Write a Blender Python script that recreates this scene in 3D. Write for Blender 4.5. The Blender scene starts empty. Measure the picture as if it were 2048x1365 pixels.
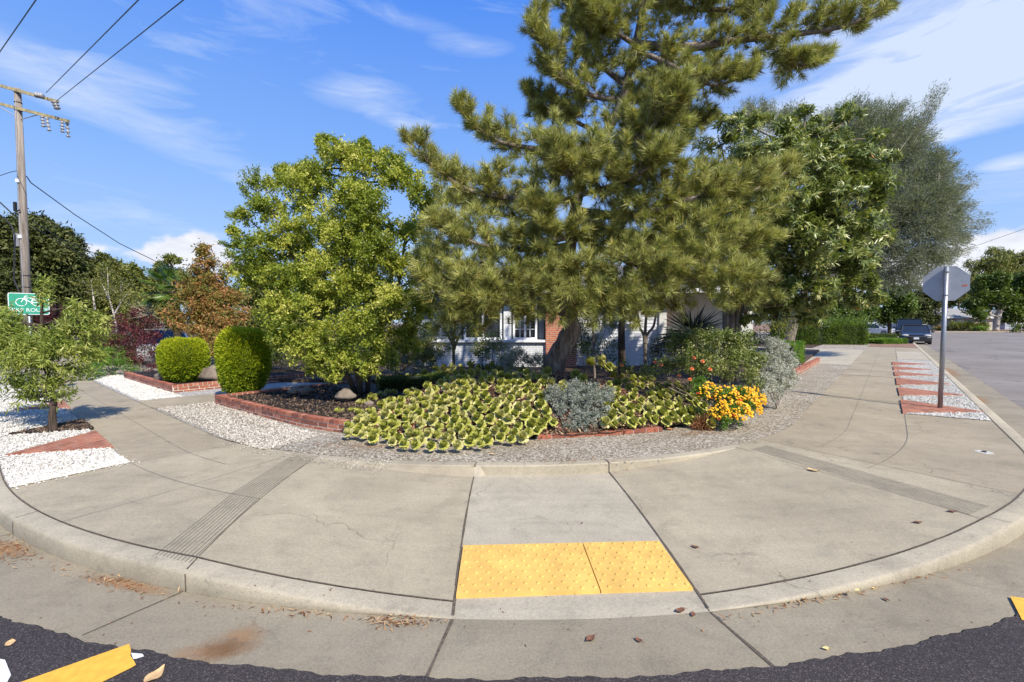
import bpy, math, random
import numpy as np
from mathutils import Vector
rng = np.random.default_rng(7)
random.seed(7)
S = bpy.context.scene
R_ = math.radians
# ------------------------------------------------------------------ camera
F = 910.0
TH = math.atan(37.5 / F)
CAMZ = 1.74
cam = bpy.data.objects.new('camera', bpy.data.cameras.new('camera'))
S.collection.objects.link(cam)
cam.location = (0, 0, CAMZ)
cam.rotation_euler = (math.pi / 2 - TH, 0, 0)
cam.data.sensor_width = 36
cam.data.lens = F / 2048 * 36
cam.data.clip_end = 3000
S.camera = cam
S.view_settings.view_transform = 'Standard'
S.view_settings.look = 'None'
S.view_settings.exposure = 0.41
S.view_settings.gamma = 1
S.render.resolution_x, S.render.resolution_y = 1024, 682


def ray(px, py):
    a = (px - 1024) / F
    b = -(py - 682.5) / F
    return np.array([a, math.cos(TH) + b * math.sin(TH), -math.sin(TH) + b * math.cos(TH)])


def G(px, py, z=0.14):
    d = ray(px, py)
    t = (z - CAMZ) / d[2]
    return np.array([d[0] * t, d[1] * t])


def P(px, py, Y):
    d = ray(px, py)
    t = Y / d[1]
    return np.array([d[0] * t, Y, CAMZ + d[2] * t])


# ------------------------------------------------------------------ sky and sun
SUN_EL, SUN_D = R_(45), (0.55, -0.835)
W = bpy.data.worlds.new('World')
S.world = W
W.use_nodes = True
nt = W.node_tree
nt.nodes.clear()


class NB:
    """small node helper"""

    def __init__(s, nt):
        s.nt = nt

    def n(s, t, **k):
        nd = s.nt.nodes.new(t)
        for a, b in k.items():
            if a[0] == '_':
                nd.inputs[a[1:].replace('_', ' ')].default_value = b
            else:
                setattr(nd, a, b)
        return nd

    def l(s, a, b):
        s.nt.links.new(a, b)

    def m(s, op, a, b=None, c=None):
        nd = s.nt.nodes.new('ShaderNodeMath')
        nd.operation = op
        for i, v in enumerate((a, b, c)):
            if v is None:
                continue
            if isinstance(v, (int, float)):
                nd.inputs[i].default_value = v
            else:
                s.l(v, nd.inputs[i])
        return nd.outputs[0]

    def ramp(s, fac, stops, interp='LINEAR'):
        r = s.nt.nodes.new('ShaderNodeValToRGB')
        e = r.color_ramp.elements
        r.color_ramp.interpolation = interp
        while len(e) < len(stops):
            e.new(0.5)
        for i, (p, c) in enumerate(stops):
            e[i].position = p
            if isinstance(c, (int, float)):
                c = (c, c, c)
            e[i].color = (*c, 1)
        s.l(fac, r.inputs[0])
        return r.outputs[0]

    def mix(s, fac, a, b, mode='MIX'):
        nd = s.nt.nodes.new('ShaderNodeMix')
        nd.data_type = 'RGBA'
        nd.blend_type = mode
        for i, v in ((0, fac), (6, a), (7, b)):
            if isinstance(v, (int, float)):
                nd.inputs[i].default_value = v
            elif isinstance(v, (tuple, list)):
                nd.inputs[i].default_value = (*v, 1)
            else:
                s.l(v, nd.inputs[i])
        return nd.outputs[2]

    def noise(s, vec, scale, detail=3, rough=.5, dist=0):
        nd = s.nt.nodes.new('ShaderNodeTexNoise')
        nd.inputs['Scale'].default_value = scale
        nd.inputs['Detail'].default_value = detail
        nd.inputs['Roughness'].default_value = rough
        nd.inputs['Distortion'].default_value = dist
        if vec is not None:
            s.l(vec, nd.inputs['Vector'])
        return nd.outputs['Fac']


b = NB(nt)
sky = b.n('ShaderNodeTexSky', sky_type='NISHITA', sun_disc=False)
sky.sun_elevation = SUN_EL
sky.sun_rotation = math.atan2(SUN_D[0], SUN_D[1])
sky.air_density = 1.0
sky.dust_density = 0.3
sky.ozone_density = 2.5
sat = b.n('ShaderNodeHueSaturation', _Saturation=1.25, _Value=1.0)
b.l(sky.outputs[0], sat.inputs['Color'])
tc = b.n('ShaderNodeTexCoord')
sx = b.n('ShaderNodeSeparateXYZ')
b.l(tc.outputs['Generated'], sx.inputs[0])
az = b.m('ARCTAN2', sx.outputs[0], sx.outputs[1])
el = b.m('ARCSINE', sx.outputs[2])
cv = b.n('ShaderNodeCombineXYZ')
b.l(az, cv.inputs[0]); b.l(el, cv.inputs[1])


def azel(px, py):
    d = ray(px, py)
    return math.atan2(d[0], d[1]), math.asin(d[2] / np.linalg.norm(d))


def mapped(rot, sxx, syy):
    mp = b.n('ShaderNodeMapping')
    mp.inputs['Rotation'].default_value = (0, 0, rot)
    mp.inputs['Scale'].default_value = (sxx, syy, 1)
    b.l(cv.outputs[0], mp.inputs[0])
    return mp.outputs[0]


n1 = b.noise(mapped(-.25, 2.2, 9), 1.6, 6, .6, .6)
n2 = b.noise(mapped(-.1, 4, 22), 1.5, 6, .65, .8)
base = b.m('MULTIPLY', b.ramp(n1, [(.47, 0), (.75, 1)], 'EASE'), .40)
streak = b.ramp(n2, [(.25, .25), (.75, 1)])


def ell(px, py, rx, ry, rot, k, p=1.0):
    a0, e0 = azel(px, py)
    mp = b.n('ShaderNodeMapping', vector_type='TEXTURE')
    mp.inputs['Location'].default_value = (a0, e0, 0)
    mp.inputs['Rotation'].default_value = (0, 0, rot)
    mp.inputs['Scale'].default_value = (rx, ry, 1)
    b.l(cv.outputs[0], mp.inputs[0])
    ln = b.n('ShaderNodeVectorMath', operation='LENGTH')
    b.l(mp.outputs[0], ln.inputs[0])
    o = b.m('SUBTRACT', 1.0, ln.outputs['Value'])
    o.node.use_clamp = True
    o = b.m('SMOOTHSTEP' if False else 'POWER', o, p)
    return b.m('MULTIPLY', o, k)


cir = None
for q in [(725, 190, .13, .035, 0.05, .85), (940, 93, .11, .022, 0, .8), (805, 247, .08, .02, -.1, .6), (260, 165, .10, .03, 0, .45),
          (300, 270, .32, .035, -.30, .7), (560, 345, .25, .03, -.25, .35), (1850, 175, .46, .085, .20, 1.0), (1640, 225, .34, .05, .12, .7),
          (1950, 250, .22, .022, .08, 1.1), (1700, 70, .5, .10, .25, .7), (1960, 130, .3, .10, .1, .8), (150, 445, .35, .04, 0, .7), (2040, 40, .3, .12, 0, .9), (830, 45, .14, .02, -.1, .4),
          (50, 130, .25, .06, -.1, .5), (2040, 320, .05, .014, 0, 1.2), (1900, 420, .3, .08, 0, .5)]:
    e_ = ell(*q, .8)
    cir = e_ if cir is None else b.m('ADD', cir, e_)
cir = b.m('MULTIPLY', cir, streak)
allc = b.m('ADD', base, cir)
allc.node.use_clamp = True
hz = b.ramp(el, [(.0, .38), (.30, .10), (.8, 0)])
allc = b.m('MAXIMUM', b.m('MULTIPLY', allc, .85), hz)
n3 = b.noise(mapped(0, 1, 1.5), 34, 6, .6)
cum = None
for q in [(368, 505, .075, .036, 0, 1.9), (400, 492, .035, .04, 0, 1.6), (330, 515, .06, .02, 0, 1.3), (190, 500, .06, .018, 0, 1.0), (1900, 530, .12, .05, 0, 2.), (2010, 515, .08, .055, 0, 2.),
          (1840, 545, .10, .03, 0, 1.6), (435, 520, .07, .05, 0, 1.2), (60, 540, .12, .04, 0, 1.2), (1700, 560, .14, .04, 0, 1.2), (2120, 540, .14, .05, 0, 1.6), (-150, 520, .14, .05, 0, 1.6)]:
    e_ = ell(*q, 1)
    cum = e_ if cum is None else b.m('ADD', cum, e_)
cum = b.ramp(b.m('ADD', cum, b.m('MULTIPLY', b.m('SUBTRACT', n3, .5), 1.5)), [(.30, 0), (.95, 1)], 'EASE')
cum = b.m('MULTIPLY', cum, b.ramp(el, [(.0, .5), (.06, 1)]))
# tint toward the deep blue of a clear dry day
skc = b.mix(.85, b.mix(1.0, sat.outputs[0], (.85, 1.0, 1.2), 'MULTIPLY'), b.ramp(el, [(0, (3.7, 6.1, 10.)), (.25, (2.2, 4.7, 10.)), (.6, (.75, 2.85, 9.6)), (1, (.6, 2.4, 8.8))]))
c1 = b.mix(allc, skc, (7.4, 8.3, 9.8))
c2 = b.mix(cum, c1, b.mix(b.noise(mapped(0, 1, 2), 20, 4, .6), (5.6, 6.2, 7.6), (11, 11, 11.4)))
bg = b.n('ShaderNodeBackground', _Strength=.079)
b.l(c2, bg.inputs[0])
wo = b.n('ShaderNodeOutputWorld')
b.l(bg.outputs[0], wo.inputs[0])
W.cycles.sampling_method = 'MANUAL'
W.cycles.sample_map_resolution = 512
sl = bpy.data.lights.new('sun', 'SUN')
sl.energy = 5.0
sl.angle = R_(.53)
sl.color = (1, .935, .82)
so = bpy.data.objects.new('sun', sl)
S.collection.objects.link(so)
sd = Vector((SUN_D[0] * math.cos(SUN_EL), SUN_D[1] * math.cos(SUN_EL), math.sin(SUN_EL)))
so.rotation_euler = sd.to_track_quat('Z', 'Y').to_euler()
so.location = (5, -8, 12)


# ------------------------------------------------------------------ mesh helpers
def link(o, parent=None):
    S.collection.objects.link(o)
    if parent is not None:
        o.parent = parent
    return o


def tag(o, label=None, cat=None, group=None, kind=None):
    if label: o['label'] = label
    if cat: o['category'] = cat
    if group: o['group'] = group
    if kind: o['kind'] = kind
    return o


def empty(name, loc, label, cat, group=None):
    o = bpy.data.objects.new(name, None)
    o.location = tuple(float(v) for v in loc)
    o.empty_display_size = .1
    link(o)
    return tag(o, label, cat, group)


class MB:
    """collects polygons for ONE mesh; coordinates are world, shifted to the parent's frame on build"""

    def __init__(s):
        s.v = []; s.f = []; s.mi = []; s.fast = []; s.nv = 0

    def add(s, vs, fs, mi=0):
        s.v.extend([tuple(float(c) for c in v) for v in vs])
        s.f.extend([tuple(i + s.nv for i in f) for f in fs])
        s.mi.extend([mi] * len(fs))
        s.nv += len(vs)
        return s

    def box(s, c, d, rz=0, mi=0, bev=0):
        cx, cy, cz = c; hx, hy, hz_ = d[0] / 2, d[1] / 2, d[2] / 2
        ca, sa = math.cos(rz), math.sin(rz)
        vs = []
        for z in (-hz_, hz_):
            for x, y in ((-hx, -hy), (hx, -hy), (hx, hy), (-hx, hy)):
                vs.append((cx + x * ca - y * sa, cy + x * sa + y * ca, cz + z))
        return s.add(vs, [(3, 2, 1, 0), (4, 5, 6, 7), (0, 1, 5, 4), (1, 2, 6, 5), (2, 3, 7, 6), (3, 0, 4, 7)], mi)

    def tube(s, pts, rad, n=8, mi=0, cap=True):
        pts = [np.array(p, float) for p in pts]
        if isinstance(rad, (int, float)): rad = [rad] * len(pts)
        up = np.array([0, 0, 1.])
        t0 = pts[1] - pts[0]; t0 /= np.linalg.norm(t0) + 1e-9
        ref = np.cross(t0, up)
        if np.linalg.norm(ref) < .1: ref = np.cross(t0, [1, 0, 0])
        ref /= np.linalg.norm(ref)
        vs = []; fs = []
        for i, p in enumerate(pts):
            t = pts[min(i + 1, len(pts) - 1)] - pts[max(i - 1, 0)]
            t /= np.linalg.norm(t) + 1e-9
            ref = ref - t * ref.dot(t); ref /= np.linalg.norm(ref) + 1e-9
            bi = np.cross(t, ref)
            for k in range(n):
                a = 2 * math.pi * k / n
                vs.append(p + rad[i] * (math.cos(a) * ref + math.sin(a) * bi))
        for i in range(len(pts) - 1):
            for k in range(n):
                k2 = (k + 1) % n
                fs.append((i * n + k, i * n + k2, (i + 1) * n + k2, (i + 1) * n + k))
        if cap:
            fs.append(tuple(range(n - 1, -1, -1))); fs.append(tuple((len(pts) - 1) * n + k for k in range(n)))
        return s.add(vs, fs, mi)

    def prism(s, poly, z0, z1, mi=0):
        n = len(poly)
        # make ccw
        A = sum(poly[i][0] * poly[(i + 1) % n][1] - poly[(i + 1) % n][0] * poly[i][1] for i in range(n))
        if A < 0: poly = poly[::-1]
        vs = [(p[0], p[1], z0) for p in poly] + [(p[0], p[1], z1) for p in poly]
        fs = [tuple(range(n - 1, -1, -1)), tuple(range(n, 2 * n))] + [(i, (i + 1) % n, n + (i + 1) % n, n + i) for i in range(n)]
        return s.add(vs, fs, mi)

    def grid(s, f, nu, nv, mi=0):
        vs = [f(i / nu, j / nv) for j in range(nv + 1) for i in range(nu + 1)]
        fs = [(j * (nu + 1) + i, j * (nu + 1) + i + 1, (j + 1) * (nu + 1) + i + 1, (j + 1) * (nu + 1) + i) for j in range(nv) for i in range(nu)]
        return s.add(vs, fs, mi)

    def sphere(s, c, r, nu=12, nv=8, mi=0, f=None):
        r = (r, r, r) if isinstance(r, (int, float)) else r
        vs = []; fs = []
        for j in range(nv + 1):
            t = math.pi * j / nv
            for i in range(nu):
                a = 2 * math.pi * i / nu
                d = np.array([math.sin(t) * math.cos(a), math.sin(t) * math.sin(a), math.cos(t)])
                k = f(d) if f else 1
                vs.append((c[0] + d[0] * r[0] * k, c[1] + d[1] * r[1] * k, c[2] + d[2] * r[2] * k))
        for j in range(nv):
            for i in range(nu):
                fs.append((j * nu + i, (j + 1) * nu + i, (j + 1) * nu + (i + 1) % nu, j * nu + (i + 1) % nu))
        return s.add(vs, fs, mi)

    def build(s, name, mats, parent=None, smooth=False):
        me = bpy.data.meshes.new(name)
        off = np.array(parent.matrix_basis.translation) if parent is not None else np.zeros(3)
        if parent is not None and parent.parent is not None: off = off + np.array(parent.parent.matrix_basis.translation)
        vs = (np.array(s.v) - off).tolist()
        me.from_pydata(vs, [], s.f)
        for m in (mats if isinstance(mats, (list, tuple)) else [mats]): me.materials.append(m)
        if any(s.mi): me.polygons.foreach_set('material_index', s.mi)
        if smooth: me.polygons.foreach_set('use_smooth', [True] * len(s.f))
        me.update()
        return link(bpy.data.objects.new(name, me), parent)


def fastmesh(name, verts, nper, tint, mat, parent=None):
    """verts (N, nper, 3): N separate polygons; tint (N,) -> point attribute"""
    N = verts.shape[0]
    off = np.zeros(3)
    if parent is not None:
        off = np.array(parent.matrix_basis.translation)
    me = bpy.data.meshes.new(name)
    v = (verts - off).reshape(-1, 3).astype(np.float32)
    me.vertices.add(N * nper); me.vertices.foreach_set('co', v.ravel())
    me.loops.add(N * nper); me.loops.foreach_set('vertex_index', np.arange(N * nper, dtype=np.int32))
    me.polygons.add(N)
    me.polygons.foreach_set('loop_start', np.arange(0, N * nper, nper, dtype=np.int32))
    me.polygons.foreach_set('loop_total', np.full(N, nper, dtype=np.int32))
    at = me.attributes.new('tint', 'FLOAT', 'POINT')
    at.data.foreach_set('value', np.repeat(tint, nper).astype(np.float32) if tint.ndim == 1 else tint.ravel().astype(np.float32))
    me.materials.append(mat)
    me.update(calc_edges=True)
    return link(bpy.data.objects.new(name, me), parent)


def unit(v):
    return v / (np.linalg.norm(v, axis=-1, keepdims=True) + 1e-9)


def rdir(n):
    return unit(rng.normal(size=(n, 3)))


def leafpolys(pos, d, nrm, L, Wd, fold=.25, kind='leaf'):
    """leaf quads folded on the midrib: returns (2N,4,3)"""
    d = unit(d)
    side = unit(np.cross(d, nrm)); n = np.cross(side, d)
    L = np.asarray(L)[:, None]; Wd = np.asarray(Wd)[:, None]
    if kind == 'needle':
        a = pos - side * Wd * .5; c = pos + side * Wd * .5; t = pos + d * L
        return np.stack([a, c, t], 1)
    if kind == 'flat':
        m = pos + d * L * .45
        return np.stack([pos, m + side * Wd * .5 , pos + d * L, m - side * Wd * .5], 1)
    mid = pos + d * L * .5 + n * L * .06
    tip = pos + d * L - n * L * .08
    e1 = pos + d * L * .42 + side * Wd * .5 + n * Wd * fold
    e2 = pos + d * L * .42 - side * Wd * .5 + n * Wd * fold
    q1 = np.stack([pos, e1, tip, mid], 1); q2 = np.stack([pos, mid, tip, e2], 1)
    return np.concatenate([q1, q2], 0)


# ------------------------------------------------------------------ materials
def mat(name):
    m = bpy.data.materials.new(name)
    m.use_nodes = True
    m.node_tree.nodes.clear()
    return m, NB(m.node_tree)


def finish(m, b, col, rough=.8, bump=None, bs=.3, bd=.01, metal=0, spec=.5, emis=None):
    p = b.n('ShaderNodeBsdfPrincipled')
    if isinstance(col, (tuple, list)): p.inputs['Base Color'].default_value = (*col, 1)
    else: b.l(col, p.inputs['Base Color'])
    if isinstance(rough, (int, float)): p.inputs['Roughness'].default_value = rough
    else: b.l(rough, p.inputs['Roughness'])
    p.inputs['Metallic'].default_value = metal
    p.inputs['Specular IOR Level'].default_value = spec
    if bump is not None:
        bp = b.n('ShaderNodeBump', _Strength=bs, _Distance=bd)
        b.l(bump, bp.inputs['Height']); b.l(bp.outputs[0], p.inputs['Normal'])
    if emis:
        p.inputs['Emission Color'].default_value = (*emis[0], 1); p.inputs['Emission Strength'].default_value = emis[1]
    o = b.n('ShaderNodeOutputMaterial'); b.l(p.outputs[0], o.inputs[0])
    return m


def obco(b):
    return b.n('ShaderNodeNewGeometry').outputs['Position']


def simple(name, c, rough=.6, metal=0, var=.15, sc=8, spec=.5, bump=.1):
    m, b = mat(name)
    co = obco(b)
    nn = b.noise(co, sc, 5, .6)
    col = b.mix(b.ramp(nn, [(.3, 0), (.7, 1)]), tuple(x * (1 - var) for x in c), tuple(min(1, x * (1 + var)) for x in c))
    return finish(m, b, col, rough, b.noise(co, sc * 6, 3), bump, .01, metal, spec)


def concrete(name, c, stain=.22, dark=(.16, .145, .12)):
    m, b = mat(name)
    co = obco(b)
    big = b.noise(co, .9, 5, .6, .4)
    med = b.noise(co, 5, 6, .65)
    fine = b.noise(co, 160, 3, .7)
    vf = b.noise(co, 700, 2, .5)
    col = b.mix(b.ramp(big, [(.3, 0), (.7, 1)]), tuple(x * (1 - stain) for x in c), tuple(x * 1.07 for x in c))
    col = b.mix(b.m('MULTIPLY', b.ramp(med, [(.52, 0), (.8, 1)]), .35), col, dark)
    col = b.mix(.55, col, b.ramp(fine, [(.25, .35), (.5, .62), (.75, .80)]), 'OVERLAY')
    spk = b.ramp(b.noise(co, 38, 2, .5), [(.70, 0), (.76, 1)])
    grit = b.ramp(b.noise(co, 62, 4, .8), [(.30, .80), (.5, 1.0), (.72, 1.17)])
    col = b.mix(1, col, grit, 'MULTIPLY')
    pit = b.ramp(b.noise(co, 19, 5, .8, .6), [(.62, 1.0), (.70, .80)])
    col = b.mix(1, col, pit, 'MULTIPLY')
    blt = b.ramp(b.noise(co, 2.2, 6, .7, 1.2), [(.50, 1.0), (.68, .84)])
    col = b.mix(1, col, blt, 'MULTIPLY')
    col = b.mix(b.m('MULTIPLY', spk, .45), col, dark)
    # long faint brushed streaks
    mp = b.n('ShaderNodeMapping'); mp.inputs['Scale'].default_value = (.7, 9, 1); mp.inputs['Rotation'].default_value = (0, 0, .25)
    b.l(co, mp.inputs[0])
    st = b.ramp(b.noise(mp.outputs[0], 1.3, 5, .7), [(.35, .95), (.65, 1.03)])
    col = b.mix(1, col, st, 'MULTIPLY')
    wn = b.n('ShaderNodeTexNoise', _Scale=1.6, _Detail=6.0); b.l(co, wn.inputs['Vector'])
    wa = b.n('ShaderNodeVectorMath', operation='ADD'); b.l(co, wa.inputs[0]); b.l(wn.outputs['Color'], wa.inputs[1])
    cvo = b.n('ShaderNodeTexVoronoi', feature='DISTANCE_TO_EDGE', _Scale=.42); b.l(wa.outputs[0], cvo.inputs['Vector'])
    ck = b.m('MULTIPLY', b.ramp(cvo.outputs['Distance'], [(0, 1), (.0022, 0)]), b.ramp(b.noise(co, .8, 3), [(.50, 0), (.58, .55)]))
    col = b.mix(ck, col, (.06, .05, .04))
    return finish(m, b, col, .88, b.m('ADD', fine, vf), .45, .004, spec=.25)


M = {}
M['conc'] = concrete('concrete_grey', (.36, .308, .215))
M['conc_light'] = concrete('concrete_pale', (.385, .338, .25), .15)
M['conc_tan'] = concrete('concrete_tan', (.325, .272, .188), .2)
M['gutter'] = concrete('concrete_gutter', (.275, .235, .165), .25)
M['kerb'] = concrete('concrete_kerb', (.375, .327, .238), .18)


def asphalt(name, c, sc=1):
    m, b = mat(name)
    co = obco(b)
    vo = b.n('ShaderNodeTexVoronoi', _Scale=210 * sc); b.l(co, vo.inputs['Vector'])
    sp = b.n('ShaderNodeSeparateColor'); b.l(vo.outputs['Color'], sp.inputs[0])
    big = b.noise(co, .5, 5, .6)
    col = b.mix(b.ramp(big, [(.3, 0), (.7, 1)]), tuple(x * .8 for x in c), tuple(x * 1.2 for x in c))
    col = b.mix(1, col, b.ramp(sp.outputs[0], [(0, .45), (.75, 1.0), (.93, 1.7), (1, 3.2)]), 'MULTIPLY')
    return finish(m, b, col, .85, vo.outputs['Distance'], .4, .002, spec=.3)


M['asphalt'] = asphalt('asphalt_new', (.052, .043, .041))
m, b = mat('asphalt_old')
co = obco(b)
big = b.noise(co, .25, 6, .65)
col = b.mix(b.ramp(big, [(.3, 0), (.7, 1)]), (.175, .150, .125), (.255, .225, .195))
vo = b.n('ShaderNodeTexVoronoi', feature='DISTANCE_TO_EDGE', _Scale=.35); b.l(b.n('ShaderNodeMapping').outputs[0], vo.inputs['Vector'])
mpn = vo.inputs['Vector'].links[0].from_node
nz = b.n('ShaderNodeTexNoise', _Scale=1.2, _Detail=5.0); b.l(co, nz.inputs['Vector'])
ad = b.n('ShaderNodeVectorMath', operation='ADD'); b.l(co, ad.inputs[0]); b.l(nz.outputs['Color'], ad.inputs[1])
b.l(ad.outputs[0], mpn.inputs[0])
crk = b.ramp(vo.outputs['Distance'], [(0, 1), (.012, 0)])
col = b.mix(b.m('MULTIPLY', crk, .7), col, (.03, .028, .026))
col = b.mix(1, col, b.ramp(b.noise(co, 90, 3, .7), [(.3, .75), (.7, 1.25)]), 'MULTIPLY')
M['asphalt_old'] = finish(m, b, col, .9, b.noise(co, 90, 3, .7), .4, .005, spec=.25)


def pebble(name, stops, scale, bs=.9, bd=.012, patch=None):
    m, b = mat(name)
    co = obco(b)
    vo = b.n('ShaderNodeTexVoronoi', _Scale=scale); b.l(co, vo.inputs['Vector'])
    vo2 = b.n('ShaderNodeTexVoronoi', feature='DISTANCE_TO_EDGE', _Scale=scale); b.l(co, vo2.inputs['Vector'])
    sp = b.n('ShaderNodeSeparateColor'); b.l(vo.outputs['Color'], sp.inputs[0])
    col = b.ramp(sp.outputs[0], stops)
    if patch:
        col = b.mix(b.ramp(b.noise(co, 1.1, 5, .6), [(.35, 0), (.65, 1)]), col, b.mix(1, col, patch, 'MULTIPLY'))
    edge = b.ramp(vo2.outputs['Distance'], [(0, 0), (.12, 1)])
    col = b.mix(edge, b.mix(1, col, (.55, .5, .43), 'MULTIPLY'), col)
    return finish(m, b, col, .7, edge, bs, bd, spec=.3)


M['aggregate'] = pebble('exposed_aggregate', [(0, (.19, .15, .10)), (.40, (.30, .25, .185)), (.58, (.50, .445, .35)), (1, (.76, .70, .59))], 60, .7, .006, (.80, .77, .72))
M['agg_white'] = pebble('pale_aggregate', [(0, (.24, .215, .17)), (.35, (.42, .385, .32)), (1, (.68, .64, .56))], 36, .8, .01, (.78, .74, .68))
M['white_gravel'] = pebble('white_gravel', [(0, (.30, .275, .23)), (.4, (.50, .475, .42)), (1, (.66, .63, .57))], 34, .8, .012)
M['mulch'] = pebble('dark_mulch', [(0, (.007, .005, .004)), (.7, (.028, .019, .013)), (.93, (.06, .04, .027)), (1, (.14, .10, .07))], 30, 1, .03)
M['soil'] = pebble('brown_soil', [(0, (.05, .03, .018)), (.6, (.12, .075, .045)), (1, (.22, .15, .09))], 20, 1, .03)
M['dirt'] = simple('bare_dirt', (.23, .13, .08), .95, 0, .35, 1.3)
M['litter'] = simple('dry_litter', (.33, .20, .11), .9, 0, .5, 40)


def brick(name, c1, c2, mortar, wall=True, vert_axis=True, w=.20, h=.068, msize=.006, stain=.0):
    m, b = mat(name)
    tcx = b.n('ShaderNodeUVMap')
    br = b.n('ShaderNodeTexBrick', _Scale=1.0)
    br.inputs['Color1'].default_value = (*c1, 1); br.inputs['Color2'].default_value = (*c2, 1); br.inputs['Mortar'].default_value = (*mortar, 1)
    br.inputs['Brick Width'].default_value = w; br.inputs['Row Height'].default_value = h
    br.inputs['Mortar Size'].default_value = msize; br.inputs['Mortar Smooth'].default_value = .3
    b.l(tcx.outputs[0], br.inputs['Vector'])
    co = obco(b)
    col = b.mix(1, br.outputs['Color'], b.ramp(b.noise(co, 14, 6, .7), [(.25, .62), (.5, 1), (.8, 1.25)]), 'MULTIPLY')
    col = b.mix(b.m('MULTIPLY', b.ramp(b.noise(co, 5, 6, .7), [(.58, 0), (.75, 1)]), .35), col, (.45, .38, .32))
    return finish(m, b, col, .85, b.m('SUBTRACT', 1, br.outputs['Fac']), .5, .006, spec=.25)


M['brick'] = brick('red_brick', (.37, .105, .048), (.25, .072, .038), (.42, .35, .29))
M['brick_pave'] = brick('red_brick_paving', (.42, .16, .09), (.25, .085, .05), (.36, .29, .22), w=.20, h=.10, msize=.006)
M['brick_house'] = brick('house_red_brick', (.50, .15, .065), (.38, .11, .05), (.45, .36, .30), msize=.01)
M['brick_white'] = brick('white_painted_brick', (.72, .73, .74), (.66, .67, .69), (.42, .43, .45), msize=.008)


def leafmat(name, cols, trans=.35, rough=.45, spec=.35, nv=.0):
    m, b = mat(name)
    at = b.n('ShaderNodeAttribute', attribute_name='tint')
    n = len(cols)
    col = b.ramp(at.outputs['Fac'], [(i / max(1, n - 1), c) for i, c in enumerate(cols)])
    p = b.n('ShaderNodeBsdfPrincipled', _Roughness=rough)
    p.inputs['Specular IOR Level'].default_value = spec
    b.l(col, p.inputs['Base Color'])
    t = b.n('ShaderNodeBsdfTranslucent'); tcol = b.mix(1, col, (1.15, 1.25, .55), 'MULTIPLY'); b.l(tcol, t.inputs[0])
    mx = b.n('ShaderNodeMixShader', _Fac=trans); b.l(p.outputs[0], mx.inputs[1]); b.l(t.outputs[0], mx.inputs[2])
    o = b.n('ShaderNodeOutputMaterial'); b.l(mx.outputs[0], o.inputs[0])
    return m


def bark(name, c1, c2, sc=18, st=.12):
    m, b = mat(name)
    co = obco(b)
    mp = b.n('ShaderNodeMapping'); mp.inputs['Scale'].default_value = (1, 1, st); b.l(co, mp.inputs[0])
    nn = b.noise(mp.outputs[0], sc, 6, .7, .5)
    col = b.mix(b.ramp(nn, [(.35, 0), (.62, 1)]), c1, c2)
    return finish(m, b, col, .9, nn, .9, .03, spec=.2)


M['bark_pine'] = bark('pine_bark', (.07, .05, .038), (.30, .245, .20), 14, .25)
M['bark_grey'] = bark('grey_bark', (.09, .07, .055), (.26, .22, .18), 18)
M['bark_dark'] = bark('dark_bark', (.03, .022, .017), (.11, .08, .06), 18)
M['bark_pale'] = bark('pale_bark', (.30, .25, .20), (.62, .56, .48), 9, .5)
M['pole_wood'] = bark('pole_wood', (.13, .105, .085), (.36, .31, .26), 10, .05)
M['white_paint'] = simple('white_paint', (.76, .77, .78), .5, 0, .06)
M['grey_paint'] = simple('grey_paint', (.22, .25, .27), .6, 0, .08)
M['black'] = simple('black_rubber', (.018, .018, .018), .6)
M['metal'] = simple('galvanised_metal', (.33, .34, .36), .42, .65, .15, 25)
M['sign_back'] = simple('bare_sign_aluminium', (.40, .41, .43), .5, .35, .1, 6)
M['cable'] = simple('cable_black', (.02, .02, .022), .5)
m, b = mat('window_glass')
M['glass'] = finish(m, b, (.02, .025, .03), .06, spec=.8)
M['ceramic'] = simple('grey_ceramic', (.35, .34, .34), .3)
M['yellow_paint'] = simple('yellow_road_paint', (.74, .40, .045), .7, 0, .14, 22)
M['white_road'] = simple('white_road_paint', (.70, .70, .70), .7, 0, .2, 25)
M['tactile'] = simple('yellow_tactile', (.68, .42, .105), .6, 0, .17, 5, bump=.2)
M['joint'] = simple('joint_dirt_and_shadow', (.10, .078, .055), .95, 0, .5, 60)  # also colours the sign post's painted shadow on the right walk
M['score'] = simple('score_dirt', (.15, .135, .115), .95, 0, .25, 60)
M['groove'] = simple('groove_dark', (.175, .155, .12), .95, 0, .2, 60)
M['rock'] = simple('boulder', (.19, .15, .115), .9, 0, .4, 5, bump=.6)
M['white_rock'] = simple('white_stone', (.72, .70, .66), .8, 0, .12, 12)

# ------------------------------------------------------------------ corner layout
CX, CY, RR = .05, 11.14, 8.55
UR = np.array([.640, .768]); UL = np.array([-.768, .640])
CA, CB = CX * UR[0] + CY * UR[1], CX * UL[0] + CY * UL[1]
A0, B0 = CA - RR, CB - RR
PHL, PHR = math.atan2(-UR[0], UR[1]), math.atan2(-UL[0], UL[1])
PHL = -abs(PHL); PHR = abs(PHR)
SL, SR = RR * PHL, RR * PHR


def W2(s, D):
    if s < SL:
        p = UR * (A0 + D) + UL * (CB + (SL - s)); return p
    if s > SR:
        p = UL * (B0 + D) + UR * (CA + (s - SR)); return p
    ph = s / RR
    r = RR - D
    return np.array([CX + r * math.sin(ph), CY - r * math.cos(ph)])


def SD(x, y):
    a = x * UR[0] + y * UR[1]; bb = x * UL[0] + y * UL[1]
    if bb >= CB and (a - A0) < RR + 3 and (a < CA or bb - CB > a - CA): return SL - (bb - CB), a - A0
    if a >= CA: return SR + (a - CA), bb - B0
    return RR * math.atan2(x - CX, CY - y), RR - math.hypot(x - CX, y - CY)


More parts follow.
